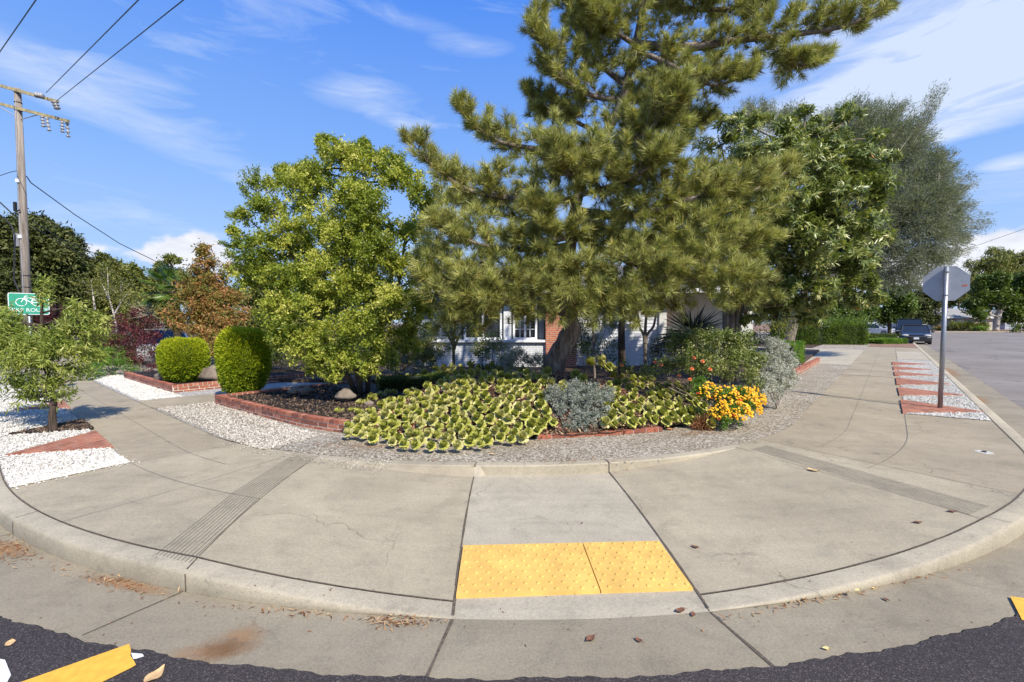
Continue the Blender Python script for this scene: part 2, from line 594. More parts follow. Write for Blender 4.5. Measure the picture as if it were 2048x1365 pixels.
def line_sd(p, q):
    s1, d1 = SD(*p); s2, d2 = SD(*q)
    return lambda D: s1 + (s2 - s1) * (D - d1) / (d2 - d1)


jA = line_sd(G(262, 927), G(497, 885))
jB = line_sd(G(638, 912), G(385, 1127))
jC = line_sd(G(948, 957, .01), G(910, 1194, .01))
jD = line_sd(G(1221, 952, .01), G(1390, 1178, .01))
jE = line_sd(G(1500, 903), G(1945, 1033))
jF = line_sd(G(1523, 880), G(2028, 988))
SMIN, SMAX = -62, 75


def dagg(s):
    return float(np.interp(s, [-12, -6, -3.4, -.5, 2, 9, 40], [2.12, 2.15, 2.37, 2.55, 2.57, 2.60, 2.6]))


def H(x, y):
    s, D = SD(x, y)
    if D < 0: return 0.
    if D > dagg(s) - .112: return .14
    sb, sc_, sd_, se = jB(D), jC(D), jD(D), jE(D)
    lo = .006 + .01 * D
    if s <= sb or s >= se: return .14
    if s < sc_: t = (s - sb) / (sc_ - sb); return .14 + (lo - .14) * t
    if s > sd_: t = (se - s) / (se - sd_); return .14 + (lo - .14) * t
    return lo


def struct(name, o):
    o.name = name; o['kind'] = 'structure'; return o


def strip(s0, s1, d0, d1, nu, nv, zoff=0, z=None):
    """surface patch in curb coordinates; s0,s1 are functions of D"""
    f0 = s0 if callable(s0) else (lambda D: s0); f1 = s1 if callable(s1) else (lambda D: s1)
    mb = MB()

    def f(u, v):
        sm = f0(1.) * (1 - u) + f1(1.) * u
        D0 = d0(sm) if callable(d0) else d0; D1 = d1(sm) if callable(d1) else d1
        D = D0 + (D1 - D0) * v
        s = f0(D) + (f1(D) - f0(D)) * u
        p = W2(s, D)
        zz = z if z is not None else H(p[0], p[1]) if 0.0 < D else 0
        return (p[0], p[1], zz + zoff)
    mb.grid(f, nu, nv)
    return mb


# base road sheet reaching the horizon
mb = MB(); mb.grid(lambda u, v: (-900 + 1800 * u, -300 + 1700 * v, -.004), 60, 60)
struct('road', mb.build('road', M['asphalt_old']))
# fresh dark asphalt of the junction, with a ragged edge over the gutter


def edge_noise(s):
    return .008 * math.sin(s * 9.1) + .005 * math.sin(s * 23.3 + 1) + .004 * math.sin(s * 57 + 2) + .002 * math.sin(s * 131) + rng.normal() * .0014


mb = MB()
us = np.linspace(-22, 9.2, 1400)
vs = []
for s in us:
    p = W2(s, float(np.interp(s, [-7, -4, 0, 4, 8], [-.56, -.52, -.43, -.45, -.47])) + edge_noise(s)); q = W2(s, -9)
    vs += [(p[0], p[1], -.003), (p[0] + (q[0] - p[0]) * .002, p[1] + (q[1] - p[1]) * .002, .012), (q[0], q[1], .012)]
fs = []
for i in range(len(us) - 1):
    fs += [(3 * i, 3 * i + 3, 3 * i + 4, 3 * i + 1), (3 * i + 1, 3 * i + 4, 3 * i + 5, 3 * i + 2)]
fs = [f[::-1] for f in fs]
mb.add(vs, fs)
struct('junction_asphalt', mb.build('junction_asphalt', M['asphalt']))
# gutter
mb = strip(-62, 75, -.62, .0, 500, 3, z=.002)
struct('gutter', mb.build('gutter', M['gutter']))


# kerb (rounded nose); skipped across the ramp
def kerb(s0, s1, n, name, m):
    prof = [(0, 0), (-.004, .35), (0.0, .80), (.008, .93), (.022, 1.0), (.15, 1.0)]
    mb = MB()

    def f(u, v):
        D, k = prof[int(round(v * (len(prof) - 1)))]
        f0 = s0(D) if callable(s0) else s0; f1 = s1(D) if callable(s1) else s1
        s = f0 + (f1 - f0) * u
        p = W2(s, max(D, 0) if D >= 0 else D)
        hh = H(*W2(s, .15))
        z = hh * k if k < 1 else hh
        return (p[0], p[1], max(z, .003 if k < .3 else z))
    mb.grid(f, n, len(prof) - 1)
    o = mb.build(name, m, smooth=True)
    return struct(name, o)


kerb(-62, jC, 330, 'kerb', M['kerb'])
kerb(jD, 75, 360, 'kerb', M['kerb'])
# sidewalk slabs
bk = lambda s: dagg(s) - .115
for a, b_, mm, n0, n1, dd in [(-62, jA, 'conc_tan', 140, 14, None), (jA, jB, 'conc', 40, 14, None), (jB, jC, 'conc', 40, 30, 1), (jC, jD, 'conc_light', 24, 30, 2), (jD, jE, 'conc', 50, 30, 1),
                              (jE, jF, 'conc', 10, 14, None), (jF, 44, 'conc_tan', 140, 14, None)]:
    d1 = dagg if dd is None else bk
    d0 = .158 if dd != 2 else 0.0
    mb = strip(a, b_, d0, d1, n0, n1)
    struct('sidewalk' if dd is None else 'curb_ramp', mb.build('slab', M[mm]))


# back kerb of the ramp
def backkerb():
    mb = MB()
    s0, s1 = jB(2.4) - .15, jE(2.5) + .15
    prof = [(-.117, None), (-.115, .125), (-.105, .140), (-.001, .142)]

    def f(u, v):
        dd, z = prof[int(round(v * 3))]
        s = s0 + (s1 - s0) * u
        D = dagg(s) + dd
        p = W2(s, D)
        return (p[0], p[1], H(*W2(s, dagg(s) - .125)) - .004 if z is None else z)
    mb.grid(f, 120, 3)
    struct('back_kerb', mb.build('back_kerb', M['kerb'], smooth=False))


backkerb()


def mulstrip(mb, pts, w, z0=.003, z=None):
    """thin ribbon along world polyline following the slab surface"""
    for (p, q) in zip(pts[:-1], pts[1:]):
        p = np.array(p); q = np.array(q)
        L = np.linalg.norm(q - p); n = max(1, int(L / .12))
        d = (q - p) / L; nn = np.array([-d[1], d[0]])
        vs = []
        for i in range(n + 1):
            c = p + (q - p) * i / n
            ww = w * (.5 + .5 * random.random()) * .5
            for k in (-1, 1):
                e = c + nn * ww * k
                hz_ = H(*e) if z is None else z
                vs.append((e[0], e[1], hz_ + z0))
        fs = [(2 * i, 2 * i + 1, 2 * i + 3, 2 * i + 2) for i in range(n)]
        mb.add(vs, [f[::-1] for f in fs])


def sdline(fn, d0, d1, n=8):
    return [W2(fn(d0 + (d1 - d0) * i / n), d0 + (d1 - d0) * i / n) for i in range(n + 1)]


jt = MB()
for s in np.linspace(-40, jC(.15), 2)[:1]: pass
for (sa, sb_) in ((-40, jC(.15)), (jD(.15), 40)):
    ss = np.linspace(sa, sb_, 300)
    mulstrip(jt, [W2(s, .155) for s in ss], .016, .005)
for j in (jC, jD): mulstrip(jt, sdline(j, .02, dagg(j(2.4)) - .125), .020, .005)
for j in (jB,): mulstrip(jt, sdline(j, .17, 2.35), .009, .004)
mulstrip(jt, sdline(jB, .02, .15), .010, .004)
mulstrip(jt, sdline(jF, .17, 2.55), .008, .004)
mulstrip(jt, [W2(jE(0) + .12, .012), W2(jE(0) + .1, .15)], .008, .004)
for j, dj in ((jC, 0), (jD, 0)):
    mulstrip(jt, [W2(j(0), -.01), W2(j(0) + (-.05 if j is jC else .07), -.47)], .022, .005, z=0.001)
mulstrip(jt, [W2(jB(0) - .02, -.01), W2(jB(0) - .16, -.47)], .012, .005, z=0.001)
mulstrip(jt, [W2(-4.35, -.01), W2(-4.45, -.47)], .010, .005, z=0.001)
for s in (-4.3, 5.9): mulstrip(jt, [W2(s, .012), W2(s - .02, .15)], .008, .004)
# painted shadow of the sign post, then wide joints on the old right walk
mulstrip(jt, [G(1583, 781), G(1650, 790), G(1803, 807)], .022, .005)
mulstrip(jt, [G(1681, 750), G(1730, 752), G(1786, 756)], .06, .005)
mulstrip(jt, [G(1740, 722), G(1785, 727)], .02, .005)
struct('joint_and_post_shadow', jt.build('j', M['joint']))  # real joints plus the post's painted shadow line
# vertical joints in the kerb face
jt = MB()
for s in (jB(0), -4.3, 5.9):
    p = W2(s, -.006); t = W2(s + .01, -.006); jt.add([(p[0], p[1], .005), (t[0], t[1], .005), (t[0], t[1], .125), (p[0], p[1], .125)], [(0, 1, 2, 3)])
for s in (jC(2.4), jD(2.4)):
    p = W2(s, dagg(s) - .119); t = W2(s + .018, dagg(s) - .119); q = W2(s + .009, dagg(s) + .0)
    jt.add([(p[0], p[1], .0), (t[0], t[1], .0), (t[0], t[1], .146), (p[0], p[1], .146)], [(0, 1, 2, 3)])
    jt.add([(p[0], p[1], .146), (t[0], t[1], .146), (q[0] + .006, q[1], .146), (q[0] - .006, q[1], .146)], [(0, 1, 2, 3)])
struct('kerb_joint', jt.build('j', M['joint']))
sc_ = MB()
mulstrip(sc_, [W2(s, 1.1) for s in np.linspace(-12, jB(1.1), 80)], .007, .003)
mulstrip(sc_, [W2(s, 1.65) for s in np.linspace(-40, jB(1.7) - 1.2, 120)], .006, .003)
mulstrip(sc_, sdline(jA, .17, 2.15), .006, .003)
mulstrip(sc_, [W2(s, 1.24) for s in np.linspace(jF(1.24) - .3, 40, 140)], .010, .004)
mulstrip(sc_, [W2(s, 1.93) for s in np.linspace(jF(1.9) + .2, 40, 140)], .007, .003)
mulstrip(sc_, sdline(jE, .17, 2.5), .008, .003)
for s in np.arange(-9.4, -38, -1.55): mulstrip(sc_, [W2(s, 1.12), W2(s, 2.1)], .006, .003)
for s in (13.2, 19.5, 22.6, 25.6, 28.8): mulstrip(sc_, [W2(s, 1.25), W2(s, 2.58)], .007, .003)
for s in (8.3,): mulstrip(sc_, [W2(s, .17), W2(s - .1, 1.24)], .006, .003)
mulstrip(sc_, [G(110, 1048), G(380, 972), G(497, 935), G(600, 905)], .006, .003)
struct('score_line', sc_.build('s', M['score']))
gr = MB()
pL0, pL1, pL2, pL3 = [np.array(SD(*G(*p))) for p in ((585, 912), (632, 912), (312, 1110), (378, 1126))]
for i in range(10):
    t = i / 9
    p = pL0 + (pL1 - pL0) * t; q = pL2 + (pL3 - pL2) * t
    mulstrip(gr, [W2(*p), W2(*((p + q) / 2)), W2(*q)], .010, .003)
pa, pb, pc, pd = [np.array(SD(*G(*p))) for p in ((1502, 899), (1530, 892), (1940, 1030), (1977, 1014))]
for i in range(10):
    t = i / 9
    p = pa + (pb - pa) * t; q = pc + (pd - pc) * t
    mulstrip(gr, [W2(*p), W2(*((p + q) / 2)), W2(*q)], .010, .003)
struct('groove_band', gr.build('g', M['groove']))


# ---------------- lot ground behind the walk
def dbed(s):
    return float(np.interp(s, [-12, -7.2, -4.4, 0, 8, 40], [2.9, 3.1, 3.27, 3.52, 3.60, 3.66]))


mb = strip(-62, 44, lambda s: dagg(s) - .002, lambda s: 5.2, 400, 6, z=.143)
struct('aggregate_strip', mb.build('a', M['aggregate']))
mb = MB()
poly = [W2(-62, 5.1), W2(-20, 5.1), W2(SL, 5.1)] + [W2(s, 5.1) for s in np.linspace(SL, SR, 12)] + [W2(44, 5.1), UL * 40 + UR * 46, UL * 62 + UR * 46, UL * 75 + UR * 2]
mb.prism(poly, .0, .135)
struct('garden_ground', mb.build('g', M['soil']))
# strips beyond the driveway (right)
mb = strip(26.5, 37, 1.25, 2.6, 30, 3, z=.148); 
# driveway
mb = strip(19.8, 32, lambda s: dagg(s) + .002, 14, 40, 10, z=.149)
struct('driveway', mb.build('d', M['conc_light']))
mb = strip(24.8, 31.5, .17, 1.22, 20, 3, z=.146)
struct('driveway_apron', mb.build('d', M['conc_light']))
mb = strip(36.8, 44, .17, 2.6, 20, 3, z=.150)
struct('dirt_verge', mb.build('d', M['dirt']))
# path to the house (left)
mb = strip(SL - 4.55, SL - 3.35, lambda s: dagg(s) + .0, 9, 8, 20, z=.150)
struct('garden_path', mb.build('p', M['conc_tan']))
# pale gravel by the path
mb = strip(SL - 3.36, SL + 2.2, lambda s: dagg(s) + .01, lambda s: dbed(s) + .1, 60, 8, z=.147)
struct('pale_gravel_strip', mb.build('p', M['agg_white']))
mb = strip(SL - 11.2, SL - 4.54, lambda s: dagg(s) + .01, lambda s: 6, 60, 8, z=.147)
struct('pale_gravel_strip', mb.build('p', M['white_gravel']))
mb = strip(SL - 5.8, SL - 4.54, 2.9, 8, 10, 8, z=.1475)

# ---------------- parkway strips: white gravel with brick wedges


def pebbles(name, regionfn, n, r0, r1, mt, z=.15):
    """loose stones as one countless heap"""
    pts = regionfn(n)
    k = len(pts)
    # squashed octahedra -> 8 tris each
    rr = rng.uniform(r0, r1, (k, 1))
    ax = rdir(k); ay = unit(np.cross(ax, rdir(k))); azz = np.cross(ax, ay)
    c = np.array([[p[0], p[1], z] for p in pts]) + np.c_[np.zeros((k, 2)), rr[:, 0] * .3]
    e = [c + ax * rr * 1.3, c - ax * rr * 1.3, c + ay * rr, c - ay * rr, c + azz * rr * .8, c - azz * rr * .8]
    tris = []
    for i, j, l in ((0, 2, 4), (2, 1, 4), (1, 3, 4), (3, 0, 4), (2, 0, 5), (1, 2, 5), (3, 1, 5), (0, 3, 5)):
        tris.append(np.stack([e[i], e[j], e[l]], 1))
    v = np.concatenate(tris, 0)
    o = fastmesh(name, v, 3, np.tile(rng.random(k), 8), mt)
    return tag(o, kind='stuff')


M['stone_w'] = leafmat('white_stone_chips', [(.38, .355, .31), (.60, .575, .51), (.74, .71, .645)], 0, .7)
M['stone_g'] = leafmat('pale_stone_chips', [(.17, .14, .105), (.40, .36, .30), (.68, .63, .55)], 0, .7)
M['chip'] = leafmat('bark_chips', [(.012, .008, .006), (.04, .026, .018), (.09, .06, .04), (.22, .15, .10)], 0, .9)
mb = strip(SL - 30, jA(.6) + .05, .16, 1.095, 200, 3, z=.146)
# front edge of white strip follows the image edge
mb = MB()
e0, e1 = SD(*G(9, 980)), SD(*G(262, 926))
fl = line_sd(G(9, 980), G(262, 926))
mb = strip(-45, fl, .16, 1.095, 200, 6, z=.146)
struct('white_gravel_strip', mb.build('w', M['white_gravel']))
fr = line_sd(G(1985, 843), G(1808, 828))
mb = strip(fr, 24.7, .17, 1.235, 120, 6, z=.146)
struct('white_gravel_strip', mb.build('w', M['white_gravel']))


def inreg(s0f, s1f, d0, d1, bias=1.6):
    def f(n):
        out = []
        while len(out) < n:
            D = rng.uniform(d0, d1)
            a, c = s0f(D), s1f(D)
            u = rng.random() ** bias
            out.append(W2(a + (c - a) * u, D))
        return out
    return f


pebbles('white_gravel_stones', inreg(fl, lambda D: -16, .17, 1.09, 1.8), 16000, .007, .014, M['stone_w'])
pebbles('white_gravel_stones', inreg(fr, lambda D: 24, .18, 1.23, 1.6), 9000, .008, .016, M['stone_w'])
pebbles('white_gravel_stones', inreg(lambda D: fl(D) + .12, lambda D: -14, .12, 1.17, 1.8), 420, .006, .011, M['stone_w'])
pebbles('white_gravel_stones', inreg(fr, lambda D: 24, 1.18, 1.30, 1.4), 160, .007, .012, M['stone_w'])
pebbles('pale_gravel_stones', inreg(lambda D: -2, lambda D: SL + .5, 2.05, 2.6, 1.2), 500, .005, .009, M['stone_g'])
pebbles('pale_gravel_stones', inreg(lambda D: SL + 1.5, lambda D: SL - 3.3, 2.2, 3.1, 1.2), 9000, .007, .015, M['stone_g'], .148)
pebbles('white_gravel_stones', inreg(lambda D: SL - 4.6, lambda D: SL - 11, 2.2, 2.9, 1.2), 8000, .008, .016, M['stone_w'], .148)


def paver_wedge(base0, base1, tip, name='brick_wedge'):
    mb = MB()
    pts = [base0, base1, tip]
    mb.prism([tuple(p) for p in pts], .10, .170)
    o = mb.build(name, M['brick_pave'])
    # uv: plan coordinates along the base direction
    uvl = o.data.uv_layers.new()
    d = np.array(tip) - np.array(base0); d /= np.linalg.norm(d); n = np.array([-d[1], d[0]])
    for lp in o.data.loops:
        c = o.data.vertices[lp.vertex_index].co
        uvl.data[lp.index].uv = (c.x * d[0] + c.y * d[1], c.x * n[0] + c.y * n[1])
    return struct(name, o)


paver_wedge(G(192, 865), G(226, 897), G(10, 914))
paver_wedge(G(128, 805), G(139, 817), G(26, 823))
for z in [((910, 1140), (932, 1240), (1540, 1232)), ((890, 1045), (905, 1105), (1390, 1105)), ((875, 972), (885, 1024), (1290, 1021)), ((865, 925), (870, 955), (1200, 955)),
          ((856, 886), (861, 913), (1160, 910)), ((850, 852), (853, 874), (1130, 870))]:
    q = [G(1560 + x / 3.79, 500 + y / 3.79, .15) for x, y in z]
    paver_wedge(q[0], q[1], q[2])
# mulch wedge round the young tree
mb = MB(); mb.prism([tuple(G(*p)) for p in ((10, 874), (70, 866), (188, 860), (166, 840), (110, 852), (60, 862))], .1, .158)
struct('mulch_wedge', mb.build('m', M['mulch']))
tri = [G(10, 873), G(188, 860), G(166, 841)]


def intri(t):
    def f(n):
        out = []
        for _ in range(n):
            a, c = sorted(rng.random(2)); out.append(t[0] * a + t[1] * (c - a) + t[2] * (1 - c))
        return out
    return f


pebbles('mulch_chips', intri(tri), 900, .010, .022, M['chip'], .16)
mb = MB(); mb.prism([tuple(G(*p)) for p in ((60, 800), (128, 795), (120, 785), (70, 785))], .1, .158)
struct('mulch_wedge', mb.build('m', M['mulch']))


# ---------------- brick bed walls
def uv_wall(o, f=None):
    uvl = o.data.uv_layers.new()
    for poly in o.data.polygons:
        n = poly.normal
        for li in poly.loop_indices:
            c = o.data.vertices[o.data.loops[li].vertex_index].co
            if abs(n.z) > .7: uv = (c.x, c.y)
            elif abs(n.x) > abs(n.y): uv = (c.y if f is None else f(c), c.z)
            else: uv = (c.x if f is None else f(c), c.z)
            uvl.data[li].uv = uv
    return o


def bed_wall(pts, h, w, label, z0=.12, name='brick_planter_wall', seg=.065, joint=.013, rowl=True):
    """two running courses and a soldier cap of single bricks, all in one mesh"""
    mb = MB()
    P0 = [np.array(p) for p in pts]
    L = [0]
    for a, c in zip(P0[:-1], P0[1:]): L.append(L[-1] + np.linalg.norm(c - a))

    def at(t):
        i = min(max(np.searchsorted(L, t) - 1, 0), len(P0) - 2)
        k = (t - L[i]) / (L[i + 1] - L[i])
        d = (P0[i + 1] - P0[i]) / (L[i + 1] - L[i])
        return P0[i] + (P0[i + 1] - P0[i]) * k, d
    # mortar core
    rows = int(round(h / .07)) - 1
    z = z0
    for r in range(rows + 1):
        cap = (r == rows)
        ln = .098 if (cap and rowl) else .205
        hh = .070
        t = 0 if (r % 2 == 0 or cap) else -ln / 2
        while t < L[-1] - .01:
            a = max(t, 0) + joint / 2; c = min(t + ln, L[-1]) - joint / 2
            if c - a > .02:
                p, d = at((a + c) / 2)
                ang = math.atan2(d[1], d[0])
                jx = random.uniform(-.002, .002)
                n = np.array([-d[1], d[0]])
                cc = p + n * (w / 2)
                mb.box((cc[0], cc[1], z + hh / 2), (c - a, w + (.012 if cap else 0) + jx, hh - joint), ang, mi=random.choice((0, 0, 1, 2)))
            t += ln
        z += hh
    # mortar core slightly inset
    for i in range(len(P0) - 1):
        d = (P0[i + 1] - P0[i]); LL = np.linalg.norm(d); d /= LL; n = np.array([-d[1], d[0]])
        cc = (P0[i] + P0[i + 1]) / 2 + n * w / 2
        mb.box((cc[0], cc[1], (z0 + z - .006) / 2 + .0), (LL + .0, w - .005, z - z0 - .012), math.atan2(d[1], d[0]), mi=3)
    o = mb.build(name, [M['b1'], M['b2'], M['b3'], M['mortar']])
    return tag(o, label, 'planter wall', 'low brick walls round the garden beds')


M['b1'] = simple('brick_a', (.33, .105, .058), .85, 0, .3, 30, bump=.5)
M['b2'] = simple('brick_b', (.22, .075, .045), .85, 0, .3, 30, bump=.5)
M['b3'] = simple('brick_c', (.41, .16, .095), .85, 0, .3, 30, bump=.5)
M['mortar'] = simple('mortar', (.55, .49, .41), .95, 0, .2, 30)
nearp = [W2(s, dbed(s)) for s in np.linspace(SL - 3.0, -4.05, 14)]
bed_wall(nearp, .21, .10, 'long curved brick wall holding dark mulch in front of the yellow-green tree')
cpt = nearp[0]
bed_wall([cpt + UR * 3.2, cpt + UR * .1], .21, .10, 'short brick wall end running back beside the garden path')
fb0 = G(345, 787); fb1 = G(248, 757); fb2 = fb0 + UR * 3.4
bed_wall([fb1, fb0], .21, .10, 'brick wall beyond the path under the round golden shrub, left stretch')
bed_wall([fb0 + UR * .005 , fb2], .21, .10, 'brick wall beyond the path, stretch running back behind the second clipped shrub')
lowp = [G(1075, 880), G(1200, 873), G(1325, 864)]
bed_wall(lowp, .085, .10, 'low single course of orange bricks in front of the succulents', rowl=False, z0=.14)
rbp = [W2(s, dbed(s)) for s in np.linspace(14.2, 20.8, 6)]
bed_wall(rbp, .24, .10, 'brick wall by the clipped green cube hedge at right')
# mulch fill
mb = MB()
poly = [tuple(p + np.array([.0, .04])) for p in nearp] + [tuple(W2(-3.9, 5.3))] + [tuple(cpt + UR * 3.1 - UL * 2.8), tuple(cpt + UR * 3.1 - UL * .1)]
mb.prism(poly, .1, .285)
struct('mulch_bed', mb.build('m', M['mulch']))


def inbed(n):
    out = []
    for _ in range(n):
        s = rng.uniform(SL - 2.8, -3.8); out.append(W2(s, dbed(s) + rng.uniform(.12, 2.2)))
    return out


pebbles('mulch_chips', inbed, 3500, .010, .026, M['chip'], .288)
mb = MB(); mb.prism([tuple(fb1 + UR * .1), tuple(fb0 + UR * .1 + UL * .1), tuple(fb2 + UL * .1), tuple(fb2 + UL * 5)], .1, .285)
struct('mulch_bed', mb.build('m', M['mulch']))


# aeonium mound
def mound_h(x, y):
    s, D = SD(x, y)
    D -= dbed(s)
    k = float(np.interp(s, [-5.2, -3.2, 3.5, 5.6, 9], [.12, 1, 1, .55, .25]))
    prof = float(np.interp(D, [-.3, 0, .5, 1.2, 2.2, 3.5, 6], [.14, .18, .36, .58, .74, .66, .45]))
    return .14 + (prof - .14) * k


mb = MB()


def mf(u, v):
    s = -4.2 + (14.3 + 4.2) * u
    D = dbed(s) + .03 + 5.0 * v
    if s > SR: p = W2(s, D)
    else: p = W2(s, D)
    return (p[0], p[1], mound_h(*p) + .012 * math.sin(p[0] * 17) * math.sin(p[1] * 19))


# limit convergence at arc centre
mb.grid(mf, 110, 40)
struct('planted_mound', mb.build('m', M['soil']))
mb = MB(); mb.prism([tuple(UL * 7 + UR * 9.5), tuple(UL * 13.8 + UR * 4.2), tuple(UL * 30 + UR * 4.2), tuple(UL * 30 + UR * 30), tuple(UL * 3 + UR * 30), tuple(UL * 2.3 + UR * 15)], .1, .24)
struct('garden_bed', mb.build('m', M['soil']))

# ---------------- paint on the road
mb = MB()


def rpoly(pts, z, mt, name):
    q = [G(*p, z) for p in pts]
    A = sum(q[i][0] * q[(i + 1) % len(q)][1] - q[(i + 1) % len(q)][0] * q[i][1] for i in range(len(q)))
    if A < 0: q = q[::-1]
    m_ = MB(); m_.add([(p[0], p[1], z) for p in q], [tuple(range(len(q)))])
    return struct(name, m_.build(name, mt))


rpoly([(40, 1365), (258, 1288), (262, 1300), (261, 1312), (268, 1322), (272, 1330), (262, 1336), (203, 1365), (60, 1440), (-140, 1440)], .016, M['yellow_paint'], 'crosswalk_line')
rpoly([(262, 1306), (285, 1308), (288, 1313), (272, 1318), (266, 1318)], .0165, M['white_road'], 'paint_mark')
rpoly([(-40, 1310), (10, 1320), (22, 1350), (14, 1365), (-30, 1385), (-60, 1380)], .016, M['white_road'], 'paint_mark')
rpoly([(2020, 1193), (2060, 1198), (2100, 1250), (2044, 1240), (2030, 1212)], .016, M['yellow_paint'], 'crosswalk_line')
# orange-brown dust on gutter
m, b = mat('rust_dust')
co = obco(b)
p = b.n('ShaderNodeBsdfPrincipled', _Roughness=.95)
b.l(b.mix(b.noise(co, 60, 3), (.30, .15, .06), (.48, .27, .12)), p.inputs['Base Color'])
tr = b.n('ShaderNodeBsdfTransparent')
mx = b.n('ShaderNodeMixShader')
tuv = b.n('ShaderNodeUVMap')
ln = b.n('ShaderNodeVectorMath', operation='LENGTH'); b.l(tuv.outputs[0], ln.inputs[0])
fac = b.m('SUBTRACT', b.m('ADD', b.noise(co, 170, 4, .9), b.m('MULTIPLY', b.noise(co, 9, 5, .7), 1.1)), ln.outputs['Value'])
b.l(b.ramp(fac, [(.10, 0), (.9, .55)]), mx.inputs[0])
b.l(tr.outputs[0], mx.inputs[1]); b.l(p.outputs[0], mx.inputs[2])
o = b.n('ShaderNodeOutputMaterial'); b.l(mx.outputs[0], o.inputs[0])
M['dust'] = m


def dust(px, py, rx, ry, rot, name='dust_stain', z=.009, gz=.0, mt='dust'):
    c = G(px, py, gz)
    m_ = MB(); n = 20
    vs = [(c[0], c[1], z)]
    uvs = [(0, 0)]
    for i in range(n):
        a = 2 * math.pi * i / n
        x, y = rx * math.cos(a), ry * math.sin(a)
        vs.append((c[0] + x * math.cos(rot) - y * math.sin(rot), c[1] + x * math.sin(rot) + y * math.cos(rot), z)); uvs.append((math.cos(a), math.sin(a)))
    m_.add(vs, [(0, 1 + i, 1 + (i + 1) % n) for i in range(n)])
    o = m_.build(name, M[mt])
    uvl = o.data.uv_layers.new()
    for lp in o.data.loops: uvl.data[lp.index].uv = uvs[lp.vertex_index]
    return struct(name, o)


dust(462, 1290, .20, .17, .9)
dust(425, 1305, .26, .10, .1)
dust(255, 1172, .45, .06, -.28)
dust(15, 1100, .35, .10, -.35)
dust(1955, 800, .9, .22, .9)
dust(1900, 745, 2.6, .25, .87)

# tactile panels
pu = G(925, 1096, .02); pr = G(1320, 1087, .02); pbL = G(910, 1194, .02); pbR = G(1388, 1178, .02)


def pq(u, v):
    return (pbL * (1 - u) + pbR * u) * (1 - v) + (pu * (1 - u) + pr * u) * v


def panel(u0, u1, label):
    mb = MB()
    zt = .030
    c = [pq(u0, 0), pq(u1, 0), pq(u1, 1), pq(u0, 1)]
    zs = [.026, .026, .040, .040]
    mb.add([(*c[i], 0.0) for i in range(4)] + [(*c[i], zs[i]) for i in range(4)], [(4, 5, 6, 7), (0, 1, 5, 4), (1, 2, 6, 5), (2, 3, 7, 6), (3, 0, 4, 7)])
    nr = 9
    for j in range(nr):
        v = (j + .6) / nr
        nx = int((u1 - u0) * 1.54 / .082)
        for i in range(nx):
            u = u0 + (u1 - u0) * (i + (.35 if j % 2 else .72)) / nx
            p = pq(u, v); z = .026 + .014 * v
            n = 8
            vs = []
            for r, h in ((.0145, 0), (.0125, .0055), (.008, .0075)):
                for k in range(n): vs.append((p[0] + r * math.cos(k * math.pi / 4), p[1] + r * math.sin(k * math.pi / 4), z + h))
            fs = [(r * n + k, r * n + (k + 1) % n, (r + 1) * n + (k + 1) % n, (r + 1) * n + k) for r in (0, 1) for k in range(n)] + [tuple(2 * n + k for k in range(n))]
            mb.add(vs, fs)
    o = mb.build('tactile_panel', M['tactile'])
    return tag(o, label, 'tactile panel', 'yellow warning panels on the kerb ramp')


panel(.004, .600, 'wide yellow tactile panel with raised domes, left one of the ramp pair')
panel(.605, .996, 'narrower yellow tactile panel with raised domes, right one of the ramp pair')

# ================================================================== vegetation tools
def Bl(px, py, r, Y, fy=1., fz=1.):
    """clump: centre on the sight line at depth Y, radius given in photo pixels"""
    c = P(px, py, Y)
    rr = r / F * Y
    return (c, np.array([rr, rr * fy, rr * fz]))


def lumpy(blobs, k=6, fr=.5, off=.62):
    out = []
    for c, r_ in blobs:
        d = rdir(k); d[:, 2] = d[:, 2] * .8 + .1
        for q in d: out.append((c + q * r_ * off * rng.uniform(.6, 1.25), r_ * fr * rng.uniform(.7, 1.3)))
    return out


def twigs_of(blobs, per_m2, droop=0., up=.35, inner=.35):
    st, tp = [], []
    for c, r in blobs:
        n = max(4, int(per_m2 * (r[0] * r[2]) * 12))
        d = rdir(n); d[:, 2] += up; d = unit(d)
        k = rng.uniform(.72, 1.12, (n, 1))
        tip = c + d * r * k; tip[:, 2] -= droop * rng.random(n) * r[2]
        s0 = c + d * r * rng.uniform(.05, inner, (n, 1))
        st.append(s0); tp.append(tip)
    return np.concatenate(st), np.concatenate(tp)


def leaves_on(st, tp, per, L, Wd, t0=.35, spread=.5, fold=.2, nrmup=.8, kind='leaf', clump=.25, jit=.04, droop=0., tintbase=None, lvar=.3):
    n = len(st); N = n * per
    t = rng.uniform(t0, 1.03, (N, 1)) ** .8
    s = np.repeat(st, per, 0); e = np.repeat(tp, per, 0)
    ax = unit(e - s)
    pos = s + (e - s) * t + rng.normal(size=(N, 3)) * jit
    d = unit(ax * (1 - spread) + rdir(N) * spread + np.array([0, 0, -droop]))
    nr = unit(rdir(N) * (1 - nrmup) + np.array([0, 0, nrmup]) + ax * .2)
    Ls = L * rng.uniform(1 - lvar, 1 + lvar, N); Ws = Wd * rng.uniform(1 - lvar, 1 + lvar, N)
    polys = leafpolys(pos, d, nr, Ls, Ws, fold, kind)
    tb = np.repeat(rng.random(n), per) if tintbase is None else np.repeat(tintbase, per)
    tint = np.clip(tb * (1 - clump) + rng.random(N) * clump, 0, 1)
    if kind == 'leaf': tint = np.concatenate([tint, tint])
    return polys, tint


def bend(a, c, k=.15, n=5):
    a = np.array(a, float); c = np.array(c, float)
    L = np.linalg.norm(c - a)
    o = rng.normal(size=3) * L * k * .5; o[2] = abs(o[2]) * .4
    return [a + (c - a) * t + o * math.sin(math.pi * t) for t in np.linspace(0, 1, n)]


